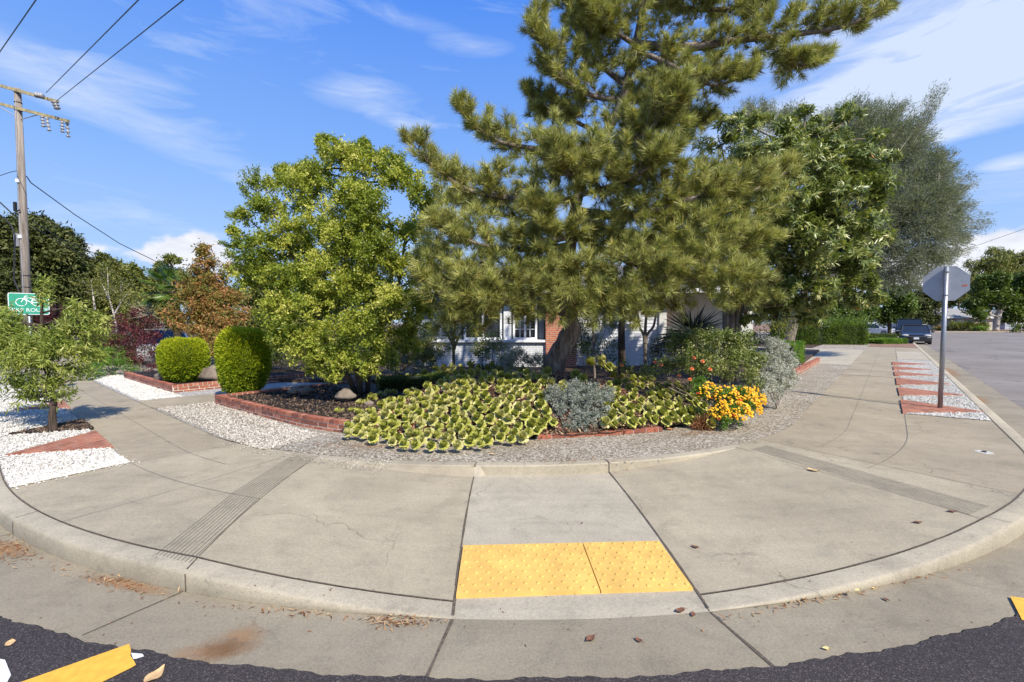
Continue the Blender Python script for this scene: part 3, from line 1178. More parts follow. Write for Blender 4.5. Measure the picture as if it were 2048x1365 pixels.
def limbs(mb, trunk, blobs, r0=.05, r1=.008, n=5):
    T = np.array(trunk)
    for c, r in blobs:
        # leave the trunk below the clump
        dd = np.linalg.norm(T - c, axis=1) + np.maximum(0, T[:, 2] - c[2] + .2 * r[2]) * 3
        i = int(np.argmin(dd))
        mb.tube(bend(T[i], c), list(np.linspace(r0, r1, 5)), n)


def twigmesh(mb, st, tp, k, r=.004):
    idx = rng.choice(len(st), min(k, len(st)), replace=False)
    for i in idx: mb.tube([st[i], (st[i] + tp[i]) / 2 + rng.normal(size=3) * .01, tp[i]], [r * 1.4, r, r * .4], 3, cap=False)


def densify(path, n=24):
    path = [np.array(p, float) for p in path]
    out = []
    m = len(path)
    for i in range(m - 1):
        p0, p1, p2, p3 = path[max(i - 1, 0)], path[i], path[i + 1], path[min(i + 2, m - 1)]
        for t in np.linspace(0, 1, max(2, n // (m - 1)), endpoint=False):
            out.append(.5 * ((2 * p1) + (-p0 + p2) * t + (2 * p0 - 5 * p1 + 4 * p2 - p3) * t * t + (-p0 + 3 * p1 - 3 * p2 + p3) * t ** 3))
    out.append(path[-1])
    return out


def plant(name, base, label, cat, blobs, mt, L, Wd, per_m2=10, per=14, trunk=None, tr=(.05, .02), barkm='bark_grey', group=None, leafname='leaves', woodname='trunk',
          limb_r=.03, tw=150, twr=.004, lump=False, **kw):
    root = empty(name, base, label, cat, group)
    tkw = {k: kw.pop(k) for k in ('droop_t', 'up', 'inner') if k in kw}
    st, tp = twigs_of(lumpy(blobs, 6) if lump else blobs, per_m2, tkw.get('droop_t', 0.), tkw.get('up', .35), tkw.get('inner', .35))
    polys, tint = leaves_on(st, tp, per, L, Wd, **kw)
    fastmesh(leafname, polys, 4, tint, mt, root)
    if trunk is not None:
        mb = MB()
        for tk in (trunk if isinstance(trunk[0], list) else [trunk]):
            dn = densify(tk, 20)
            mb.tube(dn, [tr[0] + (tr[1] - tr[0]) * i / (len(dn) - 1) for i in range(len(dn))], 9)
        if woodname == 'trunk':
            mb.build('trunk', M[barkm], root, smooth=True)
            mb = MB()
        alltr = [p for tk in (trunk if isinstance(trunk[0], list) else [trunk]) for p in densify(tk, 20)]
        limbs(mb, alltr, blobs, limb_r)
        if tw: twigmesh(mb, st, tp, tw, twr)
        mb.build('branches', M[barkm], root, smooth=True)
    elif tw:
        mb = MB(); twigmesh(mb, st, tp, tw, twr)
        for c, r in blobs[:12]: mb.tube(bend(np.array(base), c, .1), [.012, .01, .009, .007, .004], 4, cap=False)
        mb.build('stems', M[barkm], root)
    return root


LM = {}
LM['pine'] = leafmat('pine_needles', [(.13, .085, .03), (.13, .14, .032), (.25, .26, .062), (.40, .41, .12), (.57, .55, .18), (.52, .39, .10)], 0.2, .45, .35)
LM['pom'] = leafmat('yellow_green_leaves', [(.07, .105, .018), (.15, .20, .026), (.29, .34, .042), (.50, .50, .09), (.70, .65, .20)], 0.36, .42, .3)
LM['peach'] = leafmat('narrow_green_leaves', [(.12, .16, .03), (.21, .27, .045), (.36, .40, .08), (.55, .54, .17)], .38, .4, .4)
LM['topiary'] = leafmat('golden_scale_leaves', [(.11, .17, .012), (.23, .31, .015), (.40, .44, .02), (.54, .51, .03)], .3, .6, .2)
LM['loquat'] = leafmat('broad_leathery_leaves', [(.09, .12, .024), (.16, .205, .05), (.27, .31, .08), (.42, .42, .14), (.54, .46, .15)], 0.24, .36, .5)
LM['wispy'] = leafmat('grey_green_leaves', [(.15, .165, .11), (.23, .245, .17), (.34, .35, .26)], .3, .5, .3)
LM['conifer'] = leafmat('dark_conifer_foliage', [(.035, .045, .013), (.065, .08, .022), (.11, .125, .035), (.18, .175, .05)], .2, .6, .25)
LM['olive'] = leafmat('olive_green_leaves', [(.075, .085, .02), (.13, .15, .03), (.22, .23, .05), (.32, .29, .08)], .3, .5, .3)
LM['orange'] = leafmat('autumn_leaves', [(.11, .13, .03), (.18, .19, .04), (.27, .21, .05), (.38, .20, .07), (.46, .23, .09), (.52, .33, .15)], .35, .5, .25)
LM['maroon'] = leafmat('maroon_leaves', [(.03, .008, .010), (.08, .016, .022), (.15, .03, .035), (.24, .07, .06)], .3, .45, .35)
LM['bright'] = leafmat('bright_green_leaves', [(.06, .13, .012), (.13, .24, .02), (.24, .38, .05)], .35, .4, .4)
LM['silver'] = leafmat('silver_leaves', [(.30, .30, .25), (.46, .46, .40), (.64, .63, .56)], .2, .7, .2)
LM['silverblue'] = leafmat('blue_grey_leaves', [(.17, .185, .15), (.28, .30, .25), (.46, .47, .40)], .2, .7, .2)
LM['rose'] = leafmat('rose_leaves', [(.08, .11, .022), (.15, .19, .04), (.25, .29, .08), (.42, .38, .16)], .3, .42, .4)
LM['hedge'] = leafmat('hedge_leaves', [(.05, .075, .012), (.095, .14, .02), (.17, .23, .035)], .3, .45, .4)
LM['hedgeb'] = leafmat('lime_hedge_leaves', [(.07, .15, .012), (.14, .26, .02), (.24, .38, .04)], .35, .45, .4)
LM['hedge2'] = leafmat('feathery_hedge_leaves', [(.05, .085, .012), (.11, .17, .018), (.24, .32, .04)], .3, .5, .3)
LM['dry'] = leafmat('dry_leaves', [(.13, .055, .028), (.28, .12, .055), (.45, .25, .12), (.55, .40, .22)], .2, .8, .1)
LM['palm'] = leafmat('palm_leaves', [(.06, .11, .02), (.12, .20, .03), (.30, .30, .07)], .25, .35, .5)
LM['dark'] = leafmat('dark_strap_leaves', [(.010, .014, .012), (.022, .030, .026), (.05, .055, .05)], .1, .5, .3)

# ------------------------------------------------------------------ pine
pb = P(1106, 742, 8.8)
PT = [pb + np.array([0, 0, -.25]), P(1112, 722, 8.8), P(1128, 690, 8.75), P(1143, 660, 8.75), P(1138, 640, 8.75), P(1126, 610, 8.8), P(1126, 570, 8.8), P(1140, 500, 8.8), P(1150, 420, 8.8), P(1172, 340, 8.8), P(1205, 280, 8.8), P(1240, 210, 8.8),
      P(1262, 130, 8.8), P(1285, 20, 8.9), P(1300, -150, 9.), P(1310, -400, 9.)]
PR = [.24, .20, .19, .185, .165, .135, .125, .115, .11, .10, .095, .085, .08, .07, .055, .02]
pine = empty('pine_tree', pb, 'tall spreading pine with crooked grey trunk rising from the succulent mound', 'tree')
mb = MB()
T2 = densify(PT, 60); R2 = list(np.interp(np.linspace(0, 1, len(T2)), np.linspace(0, 1, len(PR)), PR))
# rough bark: displace ring radii
mb.tube(T2, [r * (1 + .05 * math.sin(i * 2.1) + .04 * math.sin(i * 5.3)) for i, r in enumerate(R2)], 14)
mb.build('trunk', M['bark_pine'], pine, smooth=True)
# branch tips: (px,py,Y) polylines from the trunk
BR = [
    [(1205, 280, 8.8), (1130, 300, 8.3), (1020, 290, 8.1), (960, 262, 8.0), (926, 216, 8.0)],
    [(1160, 400, 8.8), (1060, 400, 8.0), (950, 385, 7.8), (880, 345, 7.7), (824, 288, 7.6)],
    [(1205, 270, 8.8), (1140, 240, 9.2), (1100, 232, 9.3), (1062, 190, 9.3)],
    [(1240, 200, 8.8), (1180, 190, 8.6), (1120, 150, 8.4), (1090, 100, 8.3), (1072, 36, 8.3)],
    [(1250, 170, 8.8), (1190, 120, 9.0), (1150, 60, 9.1), (1120, -20, 9.1)],
    [(1270, 90, 8.8), (1200, 40, 8.3), (1160, -30, 8.2)],
    [(1270, 100, 8.8), (1340, 130, 8.2), (1420, 170, 8.0), (1505, 148, 7.9)],
    [(1270, 90, 8.8), (1380, 95, 8.4), (1480, 80, 8.2), (1580, 70, 8.0), (1680, 55, 7.9), (1740, 30, 7.8), (1790, -10, 7.8)],
    [(1580, 70, 8.0), (1570, 100, 7.9), (1600, 132, 7.8), (1638, 118, 7.8)],
    [(1290, 10, 8.9), (1400, 20, 8.6), (1520, 10, 8.4), (1600, -30, 8.3)],
    [(1290, 10, 8.9), (1380, -30, 8.1), (1460, -80, 7.9)],
    [(1230, 230, 8.8), (1300, 250, 9.4), (1360, 260, 9.7), (1415, 240, 9.8)],
    [(1200, 290, 8.8), (1240, 290, 7.6), (1300, 260, 7.1), (1330, 215, 6.9), (1345, 185, 6.9)],
    [(1180, 330, 8.8), (1150, 350, 7.4), (1130, 340, 6.9), (1115, 300, 6.8)],
    [(1160, 390, 8.8), (1230, 370, 7.5), (1290, 340, 7.0), (1330, 310, 6.9)],
    [(1150, 420, 8.8), (1260, 430, 7.6), (1380, 400, 7.2), (1450, 380, 7.1), (1530, 360, 7.1)],
    [(1150, 430, 8.8), (1300, 430, 8.6), (1450, 400, 8.8), (1530, 370, 8.8), (1590, 335, 8.9)],
    [(1150, 440, 8.8), (1300, 480, 8.), (1430, 500, 7.7), (1530, 480, 7.6)],
    [(1145, 470, 8.8), (1250, 520, 7.4), (1380, 560, 7.1), (1500, 560, 7.1)],
    [(1140, 500, 8.8), (1180, 560, 7.5), (1250, 600, 7.0)],
    [(1140, 490, 8.8), (1060, 500, 7.6), (960, 490, 7.2), (880, 450, 7.1)],
    [(1135, 520, 8.8), (1040, 560, 7.4), (930, 570, 7.1), (850, 560, 7.1)],
    [(1132, 540, 8.8), (1060, 590, 7.2), (980, 600, 6.9), (920, 620, 6.9)],
    [(1145, 470, 8.8), (1110, 480, 7.3), (1090, 450, 7.0), (1085, 425, 7.0)],
    [(1140, 480, 8.8), (1040, 440, 9.4), (960, 420, 9.8), (900, 400, 10)],
    [(1150, 430, 8.8), (1250, 480, 10.2), (1350, 500, 11), (1420, 520, 11.3)],
    [(1240, 200, 8.8), (1300, 200, 10.2), (1340, 170, 10.8)],
]
mb = MB(); shoots_s = []; shoots_d = []; shoots_y = []


def add_shoot(p, d, yel):
    shoots_s.append(p); shoots_d.append(d); shoots_y.append(yel)


for br in BR:
    pts = [P(*q) for q in br]
    pd_ = densify(pts, 24)
    L = sum(np.linalg.norm(pd_[i + 1] - pd_[i]) for i in range(len(pd_) - 1))
    r0 = .018 + .014 * L
    mb.tube(pd_, [r0 * (1 - t) + .008 for t in np.linspace(0, 1, len(pd_))], 6)
    m_ = len(pd_)
    ax_end = unit(pd_[-1] - pd_[-3])
    for i in range(int(m_ * .18), m_):
        t = i / m_
        for _ in range(2 if i % 2 else 3):
            ax = unit(pd_[min(i + 1, m_ - 1)] - pd_[i - 1])
            d = unit(ax * .75 + rdir(1)[0] * np.array([.9, .9, .55]) + np.array([0, 0, .38]))
            ln = (.62 * (1 - t) ** .6 + .12) * rng.uniform(.5, 1.1) * min(1, L / 2.0)
            e = pd_[i] + d * ln
            mb.tube([pd_[i], pd_[i] + d * ln * .5 + rng.normal(size=3) * .015, e], [.008, .006, .004], 3, cap=False)
            ns = 1 + int(ln / .2)
            for k in range(ns):
                q = pd_[i] + d * ln * (.35 + .65 * (k + rng.random()) / ns)
                dd = unit(d * .7 + rdir(1)[0] * .6 + np.array([0, 0, .45]))
                add_shoot(q, dd, rng.random())
            add_shoot(e, unit(d + np.array([0, 0, .35])), rng.random())
    add_shoot(pd_[-1], ax_end, rng.random())
# extra clumps filling the skirt and the crown
FB = [(900, 600, 45, 7.1), (960, 630, 35, 7), (1000, 560, 60, 7.3), (920, 530, 60, 7.4), (880, 480, 40, 7.5), (1060, 600, 45, 7.), (1090, 540, 55, 7.2), (1160, 560, 55, 7.3), (1180, 600, 40, 7.2), (1240, 590, 50, 7.1),
      (1230, 520, 60, 7.5), (1300, 560, 45, 7.1), (1330, 500, 60, 7.4), (1400, 540, 55, 7.2), (1460, 560, 45, 7.1), (1400, 470, 60, 7.4), (1480, 490, 50, 7.5), (1300, 420, 60, 7.4), (1240, 440, 50, 7.5), (1370, 390, 55, 7.3), (1450, 410, 50, 7.4), (1520, 400, 45, 7.6),
      (1565, 372, 30, 8.4), (1500, 430, 34, 8), (1270, 370, 50, 7.4), (1320, 330, 50, 7.5), (1220, 330, 45, 7.6), (1270, 290, 55, 7.3), (1325, 250, 45, 7.), (1345, 205, 28, 6.9), (1290, 320, 50, 7.6), (1170, 300, 45, 7.3), (1130, 320, 42, 7.0), (1140, 370, 36, 7.1), (1190, 370, 40, 7.4),
      (1060, 355, 28, 7.9), (1000, 350, 26, 8), (960, 370, 22, 7.9), (900, 360, 25, 7.7), (1000, 290, 22, 8.1), (1060, 285, 26, 8.3), (1180, 220, 45, 8.8), (1140, 180, 45, 8.6), (1110, 110, 35, 8.5), (1200, 140, 55, 8.7), (1180, 60, 60, 8.7), (1150, 10, 45, 8.6), (1240, 60, 60, 8.7),
      (1230, 0, 60, 8.8), (1310, 20, 60, 8.8), (1310, 90, 55, 8.8), (1280, 170, 50, 8.7), (1340, 160, 40, 8.5), (1390, 80, 40, 8.5), (1400, 180, 35, 8.1), (1440, 110, 30, 8.2), (1450, 20, 35, 8.4), (1530, 25, 35, 8.3), (1520, 80, 25, 8.1), (1610, 45, 35, 8), (1660, 20, 35, 8), (1700, 40, 30, 7.9), (1740, 20, 24, 7.9),
      (1390, 240, 35, 9.7), (1340, 260, 45, 9.5), (1380, 20, 50, 8.6), (1250, 240, 45, 8.9), (1290, -60, 80, 8.9), (1180, -70, 70, 8.7), (1400, -70, 70, 8.5), (1290, -180, 90, 9), (1280, -300, 70, 9), (960, 450, 34, 7.5), (900, 430, 35, 7.6), (860, 530, 30, 7.2), (1540, 580, 22, 7.3), (1350, 600, 30, 7.4), (870, 580, 25, 7.1), (930, 410, 25, 8),
      (1200, 480, 50, 7.8), (1420, 350, 32, 8.6), (1370, 310, 32, 9), (1470, 365, 30, 8.6), (1120, 590, 40, 7.2), (1060, 500, 45, 7.4), (1290, 520, 50, 7.2), (1360, 440, 50, 7.4),
      (950, 575, 55, 6.9), (1020, 615, 42, 6.9), (1130, 610, 36, 6.9), (1195, 618, 36, 6.9), (1270, 625, 30, 6.9), (1260, 555, 50, 7), (1330, 590, 35, 7), (1420, 590, 32, 7), (1480, 580, 30, 7), (890, 640, 26, 7), (1085, 575, 40, 6.9), (870, 520, 36, 7), (1385, 510, 45, 7), (1440, 450, 45, 7.2)]
for px, py, r, Y in FB:
    c, rr = Bl(px, py, r * 1.08, Y + rng.uniform(-.2, .3))
    n = int(31 * (r / 50) ** 2) + 5
    dd = rdir(n); dd[:, 1] -= .25; dd = unit(dd)
    yb = rng.random()
    for d in dd:
        q = c + d * rr * rng.uniform(.6, 1.02)
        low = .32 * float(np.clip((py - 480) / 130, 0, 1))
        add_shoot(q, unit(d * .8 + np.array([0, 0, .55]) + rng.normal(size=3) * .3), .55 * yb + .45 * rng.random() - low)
mb.build('branches', M['bark_pine'], pine, smooth=True)
sp = np.array(shoots_s); sdv = np.array(shoots_d); sy = np.array(shoots_y)
K = 74; n = len(sp); N = n * K
ax = np.repeat(sdv, K, 0)
t = rng.random((N, 1))
ls = np.repeat(rng.uniform(.09, .19, (n, 1)), K, 0)
pos = np.repeat(sp, K, 0) + ax * (t - .25) * ls
rad = unit(np.cross(ax, rdir(N)))
sprd = .95 - .45 * t
d = unit(ax * (1 - sprd * .55) + rad * sprd)
nl = rng.uniform(.13, .20, N) * (1 - .15 * t[:, 0])
tri = leafpolys(pos, d, rdir(N), nl, np.full(N, .0085), kind='needle')
# yellow inner needles of the shoot (older), green tips tinted lighter as if sunlit
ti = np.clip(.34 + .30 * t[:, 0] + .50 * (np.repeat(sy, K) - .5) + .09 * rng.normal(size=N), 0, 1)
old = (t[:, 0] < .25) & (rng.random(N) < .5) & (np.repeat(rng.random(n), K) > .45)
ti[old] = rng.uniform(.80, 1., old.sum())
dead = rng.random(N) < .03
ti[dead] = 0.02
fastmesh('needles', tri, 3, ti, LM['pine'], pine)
for i in rng.choice(n, 26, replace=False):
    mb = MB(); cq = sp[i] - sdv[i] * .05
    mb.sphere(cq, (.024, .024, .036), 9, 7, f=lambda d: 1 + .16 * math.sin(d[2] * 16) * math.cos(5 * math.atan2(d[1], d[0])))
    mb.build('cone', M['bark_dark'], pine)

# ------------------------------------------------------------------ yellow-green fruit tree
base = G(722, 785, .28)
base = np.array([*base, .2])
PB = [(690, 330, 55, 9.2), (740, 345, 50, 9.0), (645, 370, 50, 9.0), (600, 400, 50, 8.9), (550, 420, 45, 8.9), (790, 370, 45, 9.2), (830, 410, 45, 9.3), (700, 420, 60, 8.6), (640, 450, 60, 8.5), (570, 480, 55, 8.5), (520, 500, 45, 8.6), (760, 440, 60, 8.6),
      (820, 470, 50, 8.8), (850, 430, 30, 9.4), (690, 500, 60, 8.3), (620, 530, 60, 8.3), (550, 550, 55, 8.4), (510, 570, 45, 8.6), (760, 520, 60, 8.4), (820, 540, 50, 8.6), (690, 590, 60, 8.2), (620, 610, 60, 8.2), (560, 620, 50, 8.4), (770, 600, 60, 8.3), (830, 610, 45, 8.5),
      (690, 660, 55, 8.2), (630, 680, 50, 8.2), (590, 670, 45, 8.3), (750, 670, 50, 8.2), (800, 670, 40, 8.4), (830, 660, 30, 8.5), (690, 720, 45, 8.3), (640, 735, 30, 8.3), (750, 715, 35, 8.3), (850, 560, 30, 8.9), (490, 440, 25, 9), (520, 380, 28, 9.2), (575, 360, 30, 9.3), (855, 500, 26, 9),
      (645, 305, 20, 9.4), (640, 285, 14, 9.4), (760, 310, 22, 9.3), (725, 310, 24, 9.3), (600, 355, 22, 9.2), (810, 350, 28, 9.4), (800, 330, 16, 9.5), (730, 290, 12, 9.4), (560, 345, 16, 9.3), (480, 480, 18, 8.9), (700, 480, 70, 9.6), (620, 500, 70, 9.6), (760, 560, 70, 9.6), (640, 600, 70, 9.4), (560, 590, 50, 9.4), (520, 640, 30, 9)]
blobs = [Bl(x, y, r, Y, 1.1) for x, y, r, Y in PB]
keep = []
for i, (c, r) in enumerate(blobs):
    keep.append((c + rng.normal(size=3) * .06, r * rng.uniform(.82, 1.02)))
trk = [[base, P(715, 740, 8.45), P(700, 660, 8.6), P(690, 560, 8.8), P(700, 430, 9.1), P(705, 340, 9.2)],
       [base + [.1, .1, 0], P(745, 700, 8.7), P(790, 600, 8.9), P(810, 480, 9.1)], [base + [-.1, .05, 0], P(680, 720, 8.6), P(630, 620, 8.7), P(580, 500, 8.9)], [base + [-.1, 0, 0], P(690, 745, 8.4), P(640, 700, 8.3), P(560, 640, 8.5)]]
root = empty('fruit_tree', base, 'large bushy yellow-green tree with a red fruit at its top, standing in dark mulch', 'tree')
keep += [Bl(*q) for q in [(640, 715, 34, 8.1), (700, 735, 34, 8.1), (745, 745, 26, 8.2), (600, 705, 30, 8.2), (780, 715, 28, 8.3), (560, 685, 28, 8.4), (665, 755, 20, 8.1), (820, 690, 26, 8.6), (520, 540, 40, 8.6), (490, 540, 26, 8.8), (850, 620, 26, 8.8)]]
fine_ = lumpy(keep, 5, .62, .6)
st, tp = twigs_of(fine_, 18, .1, .4, .4)
cz = rng.random(len(fine_))
tb = []
for (c, r), k in zip(fine_, cz):
    n = max(4, int(18 * (r[0] * r[2]) * 12)); tb.append(np.clip(k * .62 + .24 + rng.normal(size=n) * .15, 0, 1))
tb = np.concatenate(tb)
pl, ti = leaves_on(st, tp, 34, .060, .028, t0=.3, spread=.7, nrmup=.35, clump=.25, jit=.035, tintbase=tb)
fastmesh('leaves', pl, 4, ti, LM['pom'], root)
# erect shoots above the crown
es, ee = [], []
for x, y, x2, y2, Y in [(645, 330, 640, 268, 9.4), (650, 340, 655, 290, 9.4), (735, 330, 730, 275, 9.3), (740, 330, 778, 292, 9.3), (700, 330, 706, 300, 9.3), (560, 380, 566, 325, 9.3), (575, 380, 578, 345, 9.3), (520, 390, 484, 335, 9.2), (515, 380, 514, 330, 9.2), (800, 370, 808, 300, 9.5), (815, 380, 845, 340, 9.5), (810, 360, 804, 318, 9.5),
                        (500, 440, 455, 425, 9.0), (490, 500, 445, 478, 8.9), (480, 520, 450, 500, 8.8), (850, 420, 872, 385, 9.4), (620, 350, 606, 320, 9.3), (760, 320, 757, 300, 9.2), (690, 325, 672, 295, 9.3), (500, 400, 482, 360, 9.1)]:
    for _ in range(6):
        es.append(P(x + rng.normal() * 5, y, Y)); ee.append(P(x2 + rng.normal() * 5, y2 + abs(rng.normal()) * 8, Y))
es = np.array(es); ee = np.array(ee)
pl, ti = leaves_on(es, ee, 60, .048, .017, t0=.05, spread=.6, nrmup=.3, jit=.02, tintbase=np.full(len(es), .25), clump=.3)
fastmesh('shoot_leaves', pl, 4, ti, LM['pom'], root)
mb = MB()
for t_ in trk:
    dn = densify(t_, 18); mb.tube(dn, list(np.linspace(.065, .02, len(dn))), 8)
mb.build('trunk', M['bark_grey'], root, smooth=True)
mb = MB(); limbs(mb, [p for t_ in trk for p in densify(t_, 18)], keep, .028, .006); twigmesh(mb, st, tp, 700, .0035); twigmesh(mb, es, ee, 60, .004)
mb.build('branches', M['bark_grey'], root, smooth=True)
fr = MB()
fc = P(707, 304, 9.2)
fr.sphere(fc, .062, 16, 10, f=lambda d: 1 - .05 * abs(math.sin(3 * math.atan2(d[1], d[0]))))
for k in range(5):
    a = k * 1.256; fr.tube([fc + [0, 0, .055], fc + [.018 * math.cos(a), .018 * math.sin(a), .10]], [.010, .002], 4)
fr.build('fruit', simple('fruit_skin', (.55, .13, .05), .4, 0, .3, 18), root, smooth=True)

# ------------------------------------------------------------------ young narrow-leaved tree at left
ybp = G(107, 862, .15)
base = np.array([*ybp, .13])
YB = [(2, 645, 26, 6.8), (10, 672, 36, 6.7), (86, 566, 8, 6.8), (86, 585, 6, 6.8), (112, 688, 38, 6.8), (50, 706, 50, 6.7), (150, 640, 26, 6.9), (160, 680, 40, 6.9), (120, 720, 50, 6.7), (60, 740, 55, 6.6), (10, 720, 50, 6.8), (180, 720, 30, 7), (195, 640, 18, 7.0), (0, 670, 45, 6.9), (90, 780, 35, 6.6), (30, 780, 35, 6.7), (-30, 700, 60, 6.8),
      (150, 755, 32, 6.8), (130, 790, 20, 6.6), (60, 800, 25, 6.6), (-20, 640, 40, 7), (205, 660, 16, 7), (86, 604, 6, 6.8), (100, 715, 45, 7.2), (152, 615, 12, 6.9)]
yb = [Bl(*q) for q in YB]
plant('young_tree', base, 'young tree with narrow drooping leaves and one short trunk in the left gravel strip', 'tree', yb, LM['peach'], .09, .019, 26, 24, trunk=[base, base + [-.01, 0, .25], base + [.0, .02, .5], P(85, 700, 6.8), P(84, 590, 6.8)], tr=(.055, .015),
      barkm='bark_dark', limb_r=.018, tw=350, spread=.75, nrmup=.3, droop=.35, fold=.1, up=.7, jit=.04, twr=.003)

# ------------------------------------------------------------------ loquat-like tree
base = np.array([*G(1462, 690, .3)[:2] * 0 + P(1462, 672, 11.)[:2], .3])
QB = [(1560, 290, 60, 10.6), (1500, 260, 35, 11), (1640, 250, 40, 10.8), (1680, 240, 22, 10.8), (1590, 240, 26, 10.9), (1450, 290, 45, 11), (1420, 330, 40, 11), (1520, 330, 55, 10.5), (1620, 320, 60, 10.3), (1690, 330, 55, 10.4), (1740, 300, 30, 10.6), (1760, 350, 28, 10.5), (1730, 390, 45, 10.3), (1660, 400, 60, 10.0), (1590, 400, 60, 10.0),
      (1740, 450, 40, 10.2), (1690, 470, 55, 9.9), (1620, 470, 60, 9.7), (1560, 470, 50, 9.8), (1530, 530, 45, 9.9), (1600, 540, 55, 9.7), (1670, 540, 55, 9.7), (1730, 530, 40, 9.9), (1700, 580, 40, 9.8), (1640, 590, 40, 9.8), (1560, 590, 45, 10.2), (1500, 590, 45, 10.6), (1470, 340, 50, 11.2), (1560, 620, 35, 10.8), (1745, 570, 24, 9.9), (1720, 610, 22, 9.9), (1610, 630, 30, 10.6), (1540, 400, 50, 10.4), (1640, 350, 60, 11.2), (1560, 360, 60, 11.4), (1640, 500, 60, 11), (1560, 520, 60, 11.2)]
qb = [(c + rng.normal(size=3) * .1, r) for c, r in [Bl(*q) for q in QB]]
root = empty('broadleaf_tree', base, 'broad tree with big leathery leaves and forked pale trunks right of the pine', 'tree')
rng = np.random.default_rng(21)
qb += [Bl(*q) for q in [(1500, 480, 55, 10.8), (1560, 440, 55, 10.6), (1500, 640, 24, 10.9), (1450, 610, 30, 11), (1580, 575, 50, 10.2), (1650, 440, 50, 10.4), (1700, 520, 50, 10.2), (1700, 350, 50, 10.7), (1550, 330, 50, 10.9), (1480, 410, 50, 11), (1620, 610, 34, 10.1), (1400, 380, 45, 11.3), (1440, 430, 45, 11), (1400, 440, 40, 11.3), (1450, 500, 45, 10.8), (1480, 550, 40, 10.6), (1760, 400, 30, 10.3), (1765, 480, 26, 10.1), (1780, 320, 18, 10.6), (1750, 600, 20, 9.9), (1420, 560, 36, 11), (1660, 290, 40, 11), (1610, 225, 16, 11), (1690, 222, 14, 11), (1530, 240, 20, 11.2)]]
st, tp = twigs_of(lumpy(qb, 6, .52), 16, .1, .4, .4)
# leaves whorled at twig ends
per = 17; n = len(st)
axq = unit(tp - st); posq = np.repeat(tp, per, 0) - np.repeat(axq, per, 0) * rng.uniform(0, .24, (n * per, 1))
A_ = np.repeat(unit(axq + np.array([0, 0, .35])), per, 0)
rad = unit(np.cross(A_, rdir(n * per)))
dq = unit(A_ * rng.uniform(.1, .9, (n * per, 1)) + rad + np.array([0, 0, -.15]))
nq = unit(A_ + rdir(n * per) * .2)
pl = leafpolys(posq, dq, nq, rng.uniform(.10, .19, n * per), rng.uniform(.028, .044, n * per), .3)
ti = np.clip(np.repeat(rng.random(n) * .6 + .1, per) + rng.normal(size=n * per) * .14, 0, 1)
fastmesh('leaves', pl, 4, np.concatenate([ti, ti]), LM['loquat'], root)
yl = rng.choice(n, 60)
pl = leafpolys(tp[yl] - [0, 0, .05], unit(rdir(60) + [0, 0, -.6]), rdir(60), rng.uniform(.14, .2, 60), rng.uniform(.04, .06, 60), .3)
fastmesh('withered_leaves', pl, 4, rng.random(120), leafmat('withered_leaf', [(.45, .10, .03), (.55, .30, .05), (.25, .09, .04)], .3, .6), root)
tks = [[base, P(1462, 640, 11), P(1470, 600, 10.9), P(1530, 500, 10.7), P(1580, 400, 10.7), P(1600, 300, 10.8)], [base + [.12, 0, 0], P(1475, 640, 11.), P(1485, 605, 10.9), P(1540, 560, 10.6), P(1640, 480, 10.4), P(1700, 400, 10.5)],
       [base + [-.1, 0, 0], P(1452, 640, 11), P(1448, 590, 11), P(1440, 500, 11.2), P(1440, 380, 11.2)], [P(1485, 625, 10.95), P(1520, 590, 10.7), P(1600, 560, 10.3), P(1680, 540, 10.1)]]
mb = MB()
for t_ in tks:
    dn = densify(t_, 18); mb.tube(dn, list(np.linspace(.10, .03, len(dn))), 9)
mb.build('trunk', M['bark_grey'], root, smooth=True)
mb = MB(); limbs(mb, [p for t_ in tks for p in densify(t_, 18)], qb, .04, .010); twigmesh(mb, st, tp, 400, .007)
mb.build('branches', M['bark_grey'], root, smooth=True)

# ------------------------------------------------------------------ wispy grey tree beyond
rng = np.random.default_rng(5)
base = np.array([*P(1570, 660, 20)[:2], .15])
root = empty('feathery_tree', base, 'tall feathery grey-green tree behind the broadleaf tree, thin twigs against the sky', 'tree')
WB = [(1720, 300, 70, 20), (1780, 320, 70, 20), (1840, 340, 50, 19.5), (1800, 400, 80, 19.5), (1860, 420, 55, 19), (1760, 450, 80, 19.5), (1830, 480, 65, 19), (1880, 480, 40, 19), (1720, 500, 60, 19.5), (1790, 530, 50, 19), (1650, 300, 60, 20.5), (1580, 250, 40, 21), (1500, 250, 40, 21), (1700, 250, 50, 20.5), (1770, 260, 45, 20), (1820, 290, 35, 20), (1740, 560, 40, 19.5), (1690, 420, 80, 20), (1850, 370, 45, 19.5)]
wb = [Bl(*q) for q in WB + [(1900, 450, 30, 19), (1880, 400, 30, 19), (1840, 530, 40, 19), (1800, 560, 30, 19), (1870, 520, 26, 19), (1760, 290, 50, 20), (1820, 440, 60, 19)]]
st, tp = twigs_of(wb, 9, 0, .35, .5)
